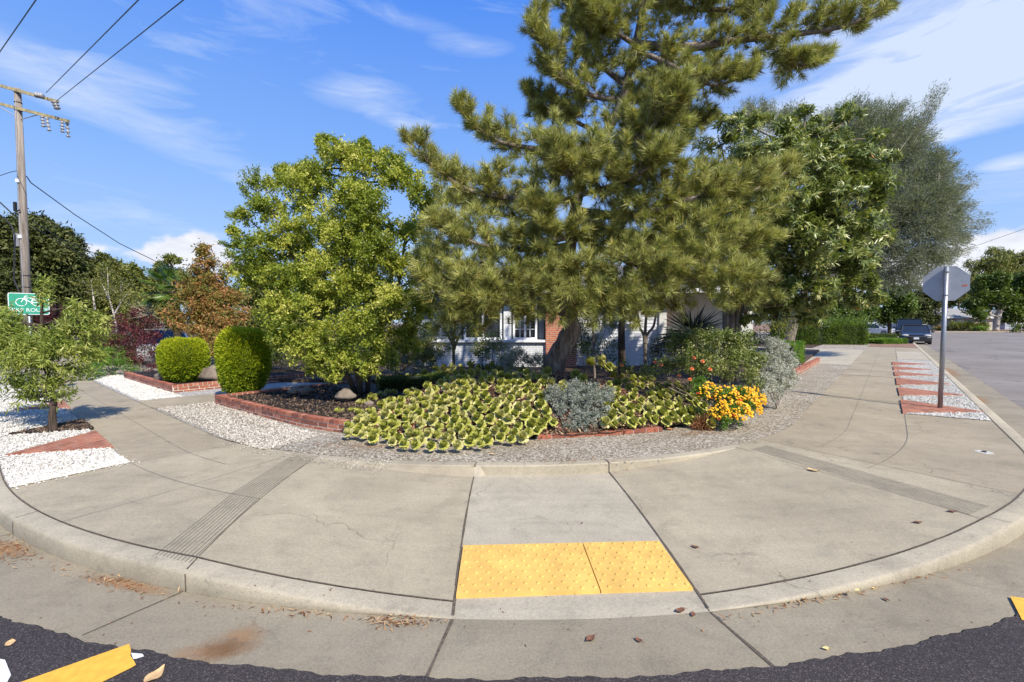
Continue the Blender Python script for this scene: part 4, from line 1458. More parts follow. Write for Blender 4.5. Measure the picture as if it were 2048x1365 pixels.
# long sweeping wands outward to the right / up
ws, we = [], []
for x, y, x2, y2 in [(1800, 320, 1882, 175), (1810, 310, 1870, 205), (1790, 300, 1845, 235), (1750, 280, 1808, 210), (1740, 280, 1765, 205), (1700, 270, 1718, 225), (1850, 340, 1910, 320), (1860, 380, 1905, 345), (1870, 400, 1950, 362), (1880, 430, 1950, 405), (1890, 450, 1975, 448), (1890, 470, 1940, 478), (1880, 500, 1925, 500), (1860, 520, 1900, 520), (1840, 540, 1880, 548), (1520, 250, 1500, 215), (1540, 250, 1530, 208), (1560, 250, 1575, 235), (1860, 350, 1880, 300), (1870, 440, 1930, 385), (1800, 560, 1840, 572), (1650, 270, 1655, 225)]:
    for _ in range(9):
        sg = 14
        ws.append(P(x + rng.normal() * sg, y + rng.normal() * sg, 19.8 + rng.normal() * .5)); we.append(P(x2 + rng.normal() * 9, y2 + rng.normal() * 9, 19.6 + rng.normal() * .4))
ws, we = np.array(ws), np.array(we)
pl, ti = leaves_on(st, tp, 42, .15, .022, t0=.2, spread=.42, nrmup=.2, jit=.10)
pl2, ti2 = leaves_on(ws, we, 150, .11, .018, t0=.1, spread=.4, nrmup=.2, jit=.07)
fastmesh('leaves', np.concatenate([pl, pl2]), 4, np.concatenate([ti, ti2]), LM['wispy'], root)
mb = MB(); tk = densify([base, P(1620, 560, 20), P(1720, 450, 20), P(1740, 350, 20)], 14)
mb.tube(tk, list(np.linspace(.22, .08, len(tk))), 9); mb.build('trunk', M['bark_grey'], root, smooth=True)
mb = MB(); limbs(mb, tk, wb, .06, .015); twigmesh(mb, st, tp, 500, .008); twigmesh(mb, ws, we, 190, .007)
mb.build('branches', M['bark_pale'], root, smooth=True)


# ------------------------------------------------------------------ clipped shrubs
def topiary(name, base, rx, rz, label, cat='shrub', n=26000, sq=3.6, group='clipped golden shrubs', bare=None):
    root = empty(name, base, label, cat, group)
    d = rdir(n)
    k = (np.abs(d[:, 0]) ** sq + np.abs(d[:, 1]) ** sq + np.abs(d[:, 2]) ** sq) ** (-1 / sq)
    lump = 1 + .03 * np.sin(d[:, 0] * 7 + 1) * np.sin(d[:, 2] * 6) + .02 * np.sin(d[:, 1] * 11)
    R3 = np.array([rx, rx, rz])
    # narrower toward the foot
    nar = 1 - .28 * np.clip(-d[:, 2:3], 0, 1) ** 1.5
    c = np.array(base) + [0, 0, rz]
    lump = lump + .05 * np.sin(d[:, 0] * 13) * np.sin(d[:, 2] * 15 + 1) * np.sin(d[:, 1] * 12)
    q = d * (k * lump * rng.uniform(.84, 1.05, n))[:, None] * R3; q[:, :2] *= nar
    stray = rng.random(n) < .012
    q[stray] *= rng.uniform(1.03, 1.13, (stray.sum(), 1))
    pos = c + q
    dr = unit(d + rdir(n) * .7 + [0, 0, .5])
    pl = leafpolys(pos, dr, rdir(n), rng.uniform(.035, .07, n), rng.uniform(.014, .024, n), .1, 'flat')
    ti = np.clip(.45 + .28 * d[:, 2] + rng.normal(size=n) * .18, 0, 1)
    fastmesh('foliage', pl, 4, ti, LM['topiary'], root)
    mb = MB()

    def g(u):
        kk = (abs(u[0]) ** sq + abs(u[1]) ** sq + abs(u[2]) ** sq) ** (-1 / sq)
        return kk * (1 - .22 * max(0, -u[2]) ** 1.5)
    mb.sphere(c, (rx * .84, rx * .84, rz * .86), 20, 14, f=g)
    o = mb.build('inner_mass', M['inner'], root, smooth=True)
    mb = MB(); mb.tube([np.array(base) - [0, 0, .15], np.array(base) + [0, 0, rz]], [.04, .03], 6); mb.build('trunk', M['bark_dark'], root)
    return root


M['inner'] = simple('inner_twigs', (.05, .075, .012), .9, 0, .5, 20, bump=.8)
t1 = P(369, 755, 11.2); topiary('clipped_shrub', (t1[0], t1[1], .30), .43, .50, 'round clipped golden-green shrub beyond the path, in the far brick bed', n=26000)
t2 = P(489, 775, 9.6); topiary('clipped_shrub', (t2[0], t2[1], .24), .41, .66, 'taller clipped golden-green shrub at the corner of the near brick bed', n=30000)


def hedge(name, c, dims, rz, label, cat, m, L, Wd, n, inner=(.02, .04, .01), spiky=0., group=None, z0=.14):
    base = np.array([c[0], c[1], z0])
    root = empty(name, base, label, cat, group)
    hx, hy, hz_ = dims[0] / 2, dims[1] / 2, dims[2]
    A = [hx * hz_ * 2, hx * hz_ * 2, hy * hz_ * 2, hy * hz_ * 2, hx * hy * 4]
    face = rng.choice(5, n, p=np.array(A) / sum(A))
    u = rng.uniform(-1, 1, n); v = rng.uniform(0, 1, n); w = rng.uniform(-1, 1, n)
    x = np.where(face < 2, u * hx, np.where(face == 2, -hx, np.where(face == 3, hx, u * hx)))
    y = np.where(face == 0, -hy, np.where(face == 1, hy, np.where(face < 4, u * hy, w * hy)))
    z = np.where(face < 4, v * hz_, hz_)
    nr = np.zeros((n, 3)); nr[face == 0, 1] = -1; nr[face == 1, 1] = 1; nr[face == 2, 0] = -1; nr[face == 3, 0] = 1; nr[face == 4, 2] = 1
    lx = np.sin(x * 3.1 + y) * .06 * min(1, hz_ * 1.5) + np.sin(x * 7.7) * .03
    pos = np.stack([x, y, z], 1) - nr * rng.uniform(0, .10, (n, 1)) + nr * lx[:, None]
    ca, sa = math.cos(rz), math.sin(rz)
    rot = np.array([[ca, sa, 0], [-sa, ca, 0], [0, 0, 1]])
    pos = pos @ rot; nr = nr @ rot
    d = unit(nr * .7 + rdir(n) * .8 + np.array([0, 0, .3]))
    if spiky:
        top = (face == 4) | (rng.random(n) < .25)
        pos[top] += unit(rdir(top.sum()) + np.array([.6, 0, .9])) * rng.uniform(0, spiky, (top.sum(), 1)) * (np.sin(pos[top, 0:1] * 5) > -.3)
    pl = leafpolys(pos + base, d, rdir(n), rng.uniform(.7, 1.3, n) * L, rng.uniform(.7, 1.3, n) * Wd, .1, 'flat')
    ti = np.clip(.5 + .25 * np.sin(pos[:, 0] * 4) * np.sin(pos[:, 2] * 6) + rng.normal(size=n) * .22, 0, 1)
    fastmesh('foliage', pl, 4, ti, m, root)
    mb = MB(); mb.box((c[0], c[1], z0 + hz_ * .44), (dims[0] - .16, dims[1] - .16, hz_ * .88), rz)
    mb.build('inner_mass', M['inner_d'], root)
    return root


M['inner_d'] = simple('inner_twigs_dark', (.025, .035, .012), .9, 0, .5, 20, bump=.8)
RZ = math.atan2(UR[1], UR[0])
hc = W2(17.6, 5.15)
hedge('cube_hedge', (P(1596, 700, 15.5)[0], 15.5 + .6), (1.9, .75, .72), RZ, 'bright green square-clipped hedge behind the right brick wall', 'hedge', LM['hedgeb'], .035, .018, 16000, z0=.30)
p1 = G(1600, 690); p2 = G(1742, 691)
hm = (p1 + p2) / 2
hedge('conifer_hedge', (hm[0] - .3, hm[1] + 1.6), (5.6, 2.2, 1.42), math.atan2(p2[1] - p1[1], p2[0] - p1[0]), 'wide dark green hedge with feathery top beyond the driveway', 'hedge', LM['hedge2'], .11, .04, 34000, spiky=.75)
q = G(1795, 689); hedge('low_hedge', (q[0] - .1, q[1] + .9), (2.5, 1.4, .36), 0.3, 'low green hedge beside the dark car at the kerb', 'hedge', LM['hedgeb'], .07, .035, 9000)
q = G(1762, 681); hedge('low_hedge', (q[0] + .3, q[1] + 1.5), (4.2, 1.4, .5), 0.2, 'darker low hedge between the wide hedge and the parked truck', 'hedge', LM['hedge'], .08, .04, 9000)

# ------------------------------------------------------------------ succulents


def rosette_mesh(seed, closed):
    r = np.random.default_rng(seed)
    mb = MB(); tint = []
    rings = [(4, .30, 80), (7, .50, 66), (10, .72, 50), (12, .88, 35), (14, .94, 18), (13, .90, 0), (10, .80, -22)]
    for ri, (k, ln, el_) in enumerate(rings):
        for i in range(k):
            a = 2 * math.pi * (i + .5 * (ri % 2)) / k + r.normal() * .07
            e = math.radians(el_ + r.normal() * 4 + closed * (26 if ri < 5 else 14))
            L = .105 * ln * r.uniform(.9, 1.1)
            ca, sa = math.cos(a), math.sin(a)
            fwd = np.array([ca * math.cos(e), sa * math.cos(e), math.sin(e)])
            side = np.array([-sa, ca, 0]); nn = np.cross(fwd, side) * -1
            nn = -nn if nn[2] < 0 and el_ > -30 else nn
            o = np.array([0, 0, .005 * (5 - ri)]) + fwd * .006
            vs = []
            for t, w in ((0, .22), (.35, .42), (.72, .74), (.92, .56), (1.0, .12)):
                cu = .26 * t * t * (1 if ri < 5 else -.3)  # incurved tip
                c = o + fwd * L * t + nn * (L * cu)
                for sx_ in (-1, 0, 1):
                    vs.append(c + side * sx_ * w * L * .36 + nn * abs(sx_) * L * .05)
            fs = []
            for j in range(4):
                for q in range(2):
                    b0 = j * 3 + q
                    fs.append((b0, b0 + 1, b0 + 4, b0 + 3))
            mb.add(vs, fs)
            tv = []
            for t in (0, .35, .72, .92, 1.0):
                for sx_ in (-1, 0, 1):
                    tv.append(np.clip(.14 + .27 * t + .12 * abs(sx_) * t + (.13 if ri > 4 else 0) + (.12 if t == 1 else 0) + r.normal() * .05, 0, 1))
            tint += tv
    me = bpy.data.meshes.new('rosette')
    me.from_pydata([tuple(map(float, v)) for v in mb.v], [], mb.f)
    at = me.attributes.new('tint', 'FLOAT', 'POINT'); at.data.foreach_set('value', np.array(tint, np.float32))
    me.materials.append(LM['aeo'] if seed % 4 else LM['aeo2'])
    me.polygons.foreach_set('use_smooth', [True] * len(me.polygons))
    return me


LM['aeo'] = leafmat('succulent_leaves', [(.12, .16, .022), (.27, .31, .045), (.47, .46, .10), (.68, .60, .26), (.60, .33, .17)], .16, .40, .45)
LM['aeo2'] = leafmat('succulent_leaves_pale', [(.19, .23, .04), (.37, .38, .09), (.58, .54, .21), (.76, .66, .38), (.58, .32, .19)], .16, .42, .4)
RM = [rosette_mesh(k, (.3, .7, 1.0, .55, .85)[k % 5]) for k in range(10)]


def in_poly(x, y, poly):
    c = False; j = len(poly) - 1
    for i in range(len(poly)):
        if (poly[i][1] > y) != (poly[j][1] > y) and x < (poly[j][0] - poly[i][0]) * (y - poly[i][1]) / (poly[j][1] - poly[i][1]) + poly[i][0]: c = not c
        j = i
    return c


LEFT = [(672, 828), (700, 808), (760, 790), (800, 765), (850, 745), (900, 735), (960, 730), (1030, 735), (1085, 748), (1105, 770), (1090, 800), (1110, 850), (1085, 862), (1040, 880), (960, 890), (850, 895), (770, 885), (700, 870)]
RIGHT = [(1215, 750), (1260, 745), (1330, 765), (1380, 775), (1400, 800), (1410, 830), (1425, 848), (1370, 848), (1300, 845), (1215, 850), (1195, 840), (1215, 800)]
EXTRA = [(1093, 745), (1090, 760), (1128, 772), (1120, 782), (1150, 750), (1165, 758), (1215, 735), (1200, 730), (1180, 725), (1225, 742), (1140, 800), (1200, 720)]


def hit_mound(px, py, lift):
    """march the sight line to the mound surface raised by lift"""
    d = ray(px, py); o = np.array([0, 0, CAMZ])
    for t in np.arange(5.0, 13, .02):
        q = o + d * (t / d[1])
        if q[2] <= mound_h(q[0], q[1]) + lift: return q
    return o + d * (11 / d[1])


print('building rosettes')
cands = []
for poly in (LEFT, RIGHT):
    xs = [p[0] for p in poly]; ys = [p[1] for p in poly]
    tries = 0
    while tries < 6000:
        tries += 1
        x = rng.uniform(min(xs), max(xs)); y = rng.uniform(min(ys), max(ys))
        if in_poly(x, y, poly):
            rpx = rng.uniform(10.5, 15.5) * (.85 if y < 790 else 1.03)
            if all((x - a) ** 2 + ((y - c) * 1.15) ** 2 > ((rpx + r2) * .555) ** 2 for a, c, r2 in cands): cands.append((x, y, rpx))
random.Random(3).shuffle(cands); cands = [(x, y, 13.) for x, y in EXTRA] + cands
print('rosettes', len(cands))
cands = cands[:299]
proto = None
for i, (x, y, rpx) in enumerate(cands):
    q = hit_mound(x, y, .10)
    s_, D_ = SD(q[0], q[1])
    o = bpy.data.objects.new('succulent_rosette', RM[int(rng.integers(10))])
    # lean outward from the mound (toward the walk), leaves ball up toward the light
    out = np.array([q[0] - CX, q[1] - CY]); out = -out / -np.linalg.norm(out)
    dv = Vector((out[0] * .75 + rng.normal() * .22, out[1] * .75 + rng.normal() * .22, .75))
    o.rotation_euler = dv.to_track_quat('Z', 'Y').to_euler()
    o.rotation_euler.rotate_axis('Z', rng.uniform(0, 6.28))
    sc = rpx * .91 / F * q[1] / .105
    o.location = tuple(q); o.scale = (sc,) * 3
    link(o)
    zone = 'in the front row beside the pebbled strip' if y > 862 else ('in the patch right of the blue-grey plant' if x > 1195 else ('near the foot of the pine trunk' if y < 760 and x > 1000 else ('at the shaded top of the left patch' if y < 765 else 'in the body of the left patch')))
    tag(o, 'green succulent rosette with pale leaf edges ' + zone, 'succulent', 'succulent rosettes covering the mound')
# brown stems and shed leaves between the rosettes
pts = []
n = 5200
ss = rng.uniform(-4.3, 5.6, n); DD = rng.uniform(.02, 2.2, n)
pp = np.array([W2(s, dbed(s) + D) for s, D in zip(ss, DD)])
hh = np.array([mound_h(*p) for p in pp])
pos = np.c_[pp, hh + rng.uniform(0, .07, n)]
pl = leafpolys(pos, unit(rdir(n) + [0, -.2, .3]), rdir(n), rng.uniform(.04, .10, n), rng.uniform(.012, .04, n), .3)
o = fastmesh('shed_leaves', pl, 4, np.tile(rng.random(n), 2), leafmat('shed_leaf', [(.10, .03, .02), (.22, .08, .05), (.42, .25, .15), (.58, .45, .28)], .1, .8), None)
tag(o, kind='stuff')

# ------------------------------------------------------------------ other planting on the mound


def gb(px, py, Y):
    p = P(px, py, Y); return np.array([p[0], p[1], max(.2, mound_h(p[0], p[1]) - .05) if Y < 9.2 else .22])


def shrub(px, py, Y, blobs, mt, label, L, Wd, per_m2=40, per=22, name='shrub', cat='shrub', base=None, **kw):
    base = gb(px, py, Y) if base is None else base
    return plant(name, base, label, cat, [Bl(*q) for q in blobs], mt, L, Wd, per_m2, per, barkm=kw.pop('barkm', 'bark_grey'), **kw)


shrub(1150, 830, 6.9, [(1108, 795, 24, 6.95), (1150, 785, 26, 7.0), (1185, 788, 24, 7.0), (1140, 810, 28, 6.8), (1180, 810, 28, 6.8), (1155, 840, 22, 6.55), (1215, 790, 18, 7.1), (1120, 825, 18, 6.65), (1170, 850, 18, 6.42), (1140, 856, 16, 6.4), (1190, 838, 18, 6.5), (1205, 800, 18, 6.9), (1210, 825, 14, 6.6)], LM['silverblue'],
      'blue-grey silver-leaved plant between the two succulent patches', .035, .012, 170, 30, name='silver_plant', cat='plant', spread=.8, nrmup=.2, jit=.015, tw=100)
shrub(1060, 730, 9, [(1040, 722, 26, 8.9), (1080, 728, 24, 8.9), (1010, 728, 20, 8.9)], LM['silverblue'], 'shaded blue-grey plant at the left foot of the pine trunk', .035, .012, 120, 26, name='silver_plant', cat='plant', spread=.8, nrmup=.2, jit=.02, tw=60)
o = shrub(1555, 760, 8.6, [(1555, 705, 24, 8.8), (1530, 730, 26, 8.7), (1570, 730, 26, 8.6), (1550, 755, 30, 8.3), (1545, 690, 16, 9), (1530, 765, 20, 8.1), (1580, 755, 16, 8.3), (1545, 785, 20, 8.1), (1570, 775, 16, 8.2), (1525, 785, 14, 8)], LM['silver'], 'pale silver bush at the right end of the bed', .045, .012, 120, 30, name='silver_bush', spread=.7, nrmup=.2, jit=.02, tw=200, base=np.array([*P(1555, 790, 8.3)[:2], .15]), up=.5, barkm='bark_pale')
rb = shrub(1420, 740, 8.2, [(1360, 690, 30, 9), (1400, 690, 36, 8.8), (1440, 690, 34, 8.8), (1480, 695, 34, 8.7), (1380, 725, 30, 8.4), (1420, 730, 34, 8.3), (1470, 730, 34, 8.3), (1505, 725, 28, 8.5), (1330, 735, 20, 8.5), (1300, 745, 16, 8.4), (1250, 738, 14, 8.8), (1500, 760, 22, 8)], LM['rose'], 'leafy rose bush with orange blooms behind the yellow flowers', .045, .03, 45, 26, name='rose_bush', spread=.85, nrmup=.3, jit=.04, tw=250)


def flower(mb, c, r, n=5, up=(0, -.5, .8), layers=2):
    up = unit(np.array(up, float)); s0 = unit(np.cross(up, [1, 0, .1])); s1 = np.cross(up, s0)
    for l in range(layers):
        for k in range(n):
            a = 2 * math.pi * (k + .5 * l) / n
            d = (s0 * math.cos(a) + s1 * math.sin(a)); e = np.cross(up, d)
            lift = up * r * (.25 + .45 * l); rr = r * (1 - .35 * l)
            mb.add([c, c + d * rr * .6 + e * rr * .45 + lift * .6, c + d * rr + lift, c + d * rr * .6 - e * rr * .45 + lift * .6], [(0, 1, 2, 3)])


M['petal_o'] = simple('orange_petals', (.80, .24, .09), .6, 0, .2, 40)
M['petal_y'] = simple('yellow_petals', (.84, .45, .010), .6, 0, .15, 40)
M['petal_r'] = simple('red_orange_petals', (.75, .13, .03), .6, 0, .2, 40)
for x, y in [(1388, 717), (1405, 724), (1384, 739), (1420, 740), (1358, 753), (1310, 726), (1243, 732), (1380, 760), (1322, 731)]:
    mb = MB(); flower(mb, P(x, y, 7.95), .042, 6, layers=3); mb.build('rose_bloom', M['petal_o'], rb)
lt = shrub(1470, 830, 6.9, [(1420, 790, 22, 7.2), (1450, 800, 24, 7.0), (1480, 800, 26, 7.1), (1505, 800, 18, 7.2), (1440, 830, 20, 6.8), (1470, 830, 24, 6.7), (1495, 820, 20, 6.9), (1395, 785, 16, 7.4), (1450, 845, 14, 6.6), (1400, 770, 16, 7.7)], LM['bright'], 'low shrub covered in small yellow and orange flowers at the bed edge', .030, .016, 120, 26, name='flowering_shrub', spread=.85, nrmup=.4, jit=.025, tw=100, base=np.array([*P(1465, 850, 6.9)[:2], .15]))
fb_ = [Bl(*q) for q in [(1420, 790, 24, 7.2), (1450, 800, 26, 7.0), (1480, 800, 28, 7.1), (1505, 800, 22, 7.2), (1440, 830, 24, 6.8), (1470, 830, 28, 6.7), (1495, 820, 24, 6.9)]]
fl_protos = []
for mm in ('petal_y', 'petal_y', 'petal_y', 'petal_r'):
    mb = MB()
    for _ in range(3): flower(mb, rng.normal(size=3) * .012, .018, 5, (rng.normal() * .3, -.6, .7))
    me = mb.build('flower_tmp', M[mm]); fl_protos.append(me.data); bpy.data.objects.remove(me)
for i in range(100):
    c, r = fb_[int(rng.integers(len(fb_)))] if i % 3 else fb_[[2, 3, 5, 6][i % 4]]
    d = rdir(1)[0]; d[1] = -abs(d[1]); d[2] = abs(d[2]) * .9 - .2; d = unit(d)
    o = bpy.data.objects.new('flower_head', fl_protos[int(rng.integers(4)) if c[0] < 3.3 else 0])
    o.location = tuple(c + d * r * 1.06 - np.array(lt.location)); o.scale = (rng.uniform(.9, 1.4),) * 3
    link(o, lt)
fs_ = MB()
for i in range(330):
    c, r = fb_[int(rng.integers(len(fb_)))]
    d = rdir(1)[0]; d[1] = -abs(d[1]) * .8; d[2] = abs(d[2]) * .9 - .15; d = unit(d)
    q_ = c + d * r * rng.uniform(.95, 1.12); red = c[0] > 3.1 and c[2] > .75 and rng.random() < .15
    for _ in range(2):
        n0_ = len(fs_.f); flower(fs_, q_ + rng.normal(size=3) * .010, .017, 5, (rng.normal() * .5, -.6 + rng.normal() * .3, .7), 1)
        if red: fs_.mi[n0_:] = [1] * (len(fs_.f) - n0_)
tag(fs_.build('flower_heads', [M['petal_y'], M['petal_o']], lt), kind='stuff')
# wilted brown clump between succulents and flowers
n = 700
c = np.array([*P(1405, 848, 6.75)[:2], .16])
q = rdir(n); q[:, 2] = abs(q[:, 2])
root = empty('withered_plant', c, 'withered brown clump at the foot of the bed beside the yellow flowers', 'plant')
pl = leafpolys(c + q * np.array([.16, .12, .17]) * rng.uniform(.2, 1, (n, 1)), unit(q + rdir(n) * .6 + [0, 0, -.3]), rdir(n), rng.uniform(.05, .11, n), rng.uniform(.008, .02, n), .2)
fastmesh('dead_leaves', pl, 4, np.tile(rng.random(n) * .6, 2), LM['dry'], root)
mb = MB(); mb.tube([c - [0, 0, .05], c + [0, 0, .1]], [.02, .01], 5); mb.build('stem', M['bark_dark'], root)

# small garden trees and shrubs in front of the house
b0 = np.array([*P(907, 726, 11.5)[:2], .22])
shrub(0, 0, 0, [(880, 655, 30, 11.5), (910, 640, 34, 11.5), (940, 660, 26, 11.5), (925, 625, 24, 11.7), (890, 620, 24, 11.7), (860, 670, 20, 11.4), (905, 668, 22, 11.3)], LM['rose'], 'small vase-shaped tree in front of the white brick ledge', .045, .024, 26, 18, name='small_tree', cat='tree', base=b0,
      trunk=[[b0, P(907, 700, 11.5), P(903, 685, 11.5), P(885, 650, 11.5)], [P(907, 702, 11.5), P(915, 680, 11.5), P(932, 650, 11.5)], [P(907, 695, 11.5), P(908, 670, 11.5), P(910, 640, 11.5)]], tr=(.045, .018), limb_r=.016, spread=.8, nrmup=.4, jit=.05)
shrub(980, 715, 11, [(975, 695, 24, 11), (990, 680, 18, 11), (1000, 705, 20, 10.9), (960, 715, 18, 10.9), (1030, 715, 20, 10.8), (950, 700, 14, 11)], LM['rose'], 'grey-green shrub below the dark window', .05, .02, 30, 22, spread=.8, nrmup=.4, jit=.05, tw=120)
shrub(870, 720, 10.6, [(860, 700, 22, 10.6), (870, 715, 20, 10.4), (840, 715, 18, 10.4), (890, 700, 16, 10.8), (850, 690, 14, 10.7)], LM['olive'], 'yellowish shrub between the fruit tree and the small vase-shaped tree', .045, .024, 36, 22, spread=.8, nrmup=.4, jit=.05, tw=120)
hedge('low_dark_hedge', (P(850, 745, 9.9)[0], 10.1), (2.1, .7, .30), .1, 'dark shaded ground hedge behind the left succulents', 'hedge', LM['hedge'], .035, .02, 9000, z0=.25)
for (x0, y0, x1, y1, Y, r, lb, m_) in [(1246, 700, 1250, 610, 11.5, .10, 'dark straight trunk of a small tree in the shade before the white siding', 'bark_dark'), (1190, 715, 1186, 640, 11, .035, 'thin pale trunk of a small tree right of the pine trunk', 'bark_grey')]:
    b0 = np.array([*P(x0, y0, Y)[:2], .22])
    shrub(0, 0, 0, [(x1 - 15, y1 - 5, 22, Y), (x1 + 15, y1 + 5, 22, Y), (x1, y1 - 25, 26, Y)], LM['rose'], lb, .05, .024, 26, 18, name='small_tree', cat='tree', base=b0, trunk=[b0, P(x0 - 3, (y0 + y1) / 2, Y), P(x1, y1, Y)], tr=(r, r * .7), limb_r=.015, barkm=m_, jit=.05, spread=.8)
b0 = np.array([*P(1292, 705, 11.3)[:2], .22])
shrub(0, 0, 0, [(1270, 595, 20, 11.3), (1300, 590, 24, 11.3), (1330, 600, 20, 11.3)], LM['hedge'], 'slim many-stemmed tree before the siding, left of the lamp', .05, .024, 20, 16, name='small_tree', cat='tree', base=b0,
      trunk=[[b0, P(1289, 680, 11.3), P(1278, 650, 11.3), P(1275, 600, 11.3)], [b0, P(1292, 680, 11.3), P(1308, 650, 11.3), P(1315, 600, 11.3)], [P(1290, 688, 11.3), P(1292, 640, 11.3), P(1300, 590, 11.3)]], tr=(.045, .022), limb_r=.014, jit=.05, spread=.8)
for bl_, mt_, lb_ in [
    ([(520, 700, 30, 14), (560, 700, 30, 14), (545, 680, 26, 14.3)], 'hedge', 'dark green shrub behind the near clipped shrub'),
    ([(610, 700, 30, 14.5), (650, 695, 32, 14.5), (630, 675, 26, 14.8)], 'olive', 'olive shrub behind the fruit tree trunk, left of it'),
    ([(700, 700, 32, 14), (745, 695, 32, 14), (720, 670, 28, 14.3)], 'hedge', 'dark green shrub behind the fruit tree trunk'),
    ([(790, 700, 28, 13), (830, 700, 28, 13), (810, 675, 26, 13.3), (850, 680, 24, 13.5)], 'olive', 'olive shrub between the fruit tree and the house corner'),
    ([(1225, 690, 20, 13.5), (1205, 700, 20, 13.2)], 'hedge', 'dark green shrub before the white siding'),
    ([(1305, 690, 18, 13.5), (1300, 710, 16, 13.2)], 'olive', 'small olive shrub at the corner of the porch')]:
    c_ = P(bl_[0][0], 720, bl_[0][3])
    shrub(0, 0, 0, bl_ + [(x, min(y + 28, 730), r * .9, Y) for x, y, r, Y in bl_], LM[mt_], lb_, .07, .034, 14, 22, base=np.array([c_[0], c_[1], .2]), spread=.8, jit=.07, tw=60)
# dark strap-leaved plant
yc = P(1385, 665, 10.6)
root = empty('strap_leaf_plant', (yc[0], yc[1], .2), 'dark spiky strap-leaved plant in the shade before the cream wall', 'plant')
n = 130
q = rdir(n); q[:, 2] = np.abs(q[:, 2]) * 1.1 - .15; q = unit(q)
pl = leafpolys(np.tile(yc + [0, 0, -.1], (n, 1)) + q * .05, q, unit(rdir(n) * .3 + [0, -.3, 1]), rng.uniform(.5, .85, n), rng.uniform(.035, .05, n), .2)
fastmesh('leaves', pl, 4, np.tile(rng.random(n), 2), LM['dark'], root)
mb = MB(); mb.tube([(yc[0], yc[1], .1), tuple(yc + [0, 0, -.05])], [.07, .05], 8); mb.build('trunk', M['bark_dark'], root)
shrub(1340, 690, 11.4, [(1340, 690, 26, 11.5), (1365, 700, 24, 11.2), (1320, 700, 20, 11.6)], LM['dark'], 'dark shaded shrub under the wall lamp', .06, .03, 30, 20, spread=.8, jit=.05, tw=40)
shrub(1170, 680, 12, [(1165, 660, 26, 12), (1180, 690, 28, 12), (1215, 650, 24, 12), (1205, 620, 26, 12), (1160, 700, 24, 11.6), (1225, 610, 20, 12)], LM['hedge'], 'tall shaded shrub against the house right of the pine trunk', .05, .028, 30, 22, spread=.8, jit=.06, tw=80)
shrub(1545, 660, 13, [(1530, 650, 30, 13), (1560, 655, 30, 13.4), (1580, 640, 24, 14), (1600, 625, 24, 14.5), (1560, 620, 30, 13.5), (1620, 620, 20, 15)], LM['olive'], 'yellowish shrub under the broadleaf tree beside the cube hedge', .06, .03, 16, 20, spread=.8, jit=.07, tw=120)
shrub(1500, 690, 11.5, [(1500, 680, 24, 11.5), (1530, 690, 22, 12), (1550, 685, 18, 12.5)], LM['hedge'], 'dark low shrub at the foot of the broadleaf tree', .05, .03, 26, 20, spread=.8, jit=.06, tw=60)

# ------------------------------------------------------------------ house behind the planting
HY = 15.6
house = empty('house', (1.2, HY + 3, .15), 'single-storey white and grey house with red brick pillar behind the pine', 'house')


def hx(px): return P(px, 650, HY)[0]
def hz(py): return P(1100, py, HY)[2]


def part(name, mb, m_, par=house, smooth=False, uv=False):
    o = mb.build(name, m_, par, smooth)
    if uv: uv_wall(o)
    return o


M['siding'] = simple('white_siding', (.56, .57, .60), .6, 0, .05)
M['cream'] = simple('cream_wall', (.58, .57, .53), .7, 0, .06)
M['shingle'] = simple('grey_shingles', (.17, .165, .16), .9, 0, .25, 12, bump=.6)
mb = MB()
for k in range(24):  # lap siding boards
    z = .15 + k * .12
    x0, x1 = hx(1150), hx(1318)
    mb.add([(x0, HY - .02, z), (x1, HY - .02, z), (x1, HY + .0, z + .118), (x0, HY + .0, z + .118), (x0, HY + .2, z), (x1, HY + .2, z)], [(0, 1, 2, 3), (0, 4, 5, 1)])
part('siding_wall', mb, M['siding'])
mb = MB(); mb.box(((hx(835) + hx(1150)) / 2, HY + .25, 1.55), (hx(1150) - hx(835), .3, 2.8)); part('wall', mb, M['grey_paint'])
mb = MB(); mb.box(((hx(1318) + hx(1330)) / 2, HY + .9, 1.55), (.25, 2.0, 2.8)); part('porch_post', mb, M['cream'])
mb = MB(); mb.box(((hx(1318) + hx(1560)) / 2, HY + 1.9, 1.55), (hx(1560) - hx(1318), .3, 2.8)); part('porch_wall', mb, M['cream'])
mb = MB(); mb.box(((hx(840) + hx(1540)) / 2, HY + 6, 1.5), (hx(1540) - hx(840) - .4, 7.9, 2.7)); part('rear_wall', mb, M['cream'])
mb = MB(); mb.box(((hx(870) + hx(1090)) / 2, HY - .12, .60), (hx(1090) - hx(870), .35, .95))
o = part('brick_base', mb, M['brick_white'], uv=True)
mb = MB(); mb.box(((hx(865) + hx(1094)) / 2, HY - .16, 1.11), (hx(1094) - hx(865), .48, .08)); part('ledge', mb, M['white_paint'])
mb = MB(); mb.box(((hx(1090) + hx(1150)) / 2, HY - .18, 1.7), (hx(1150) - hx(1090), .5, 3.4)); part('brick_pillar', mb, M['brick_house'], uv=True)


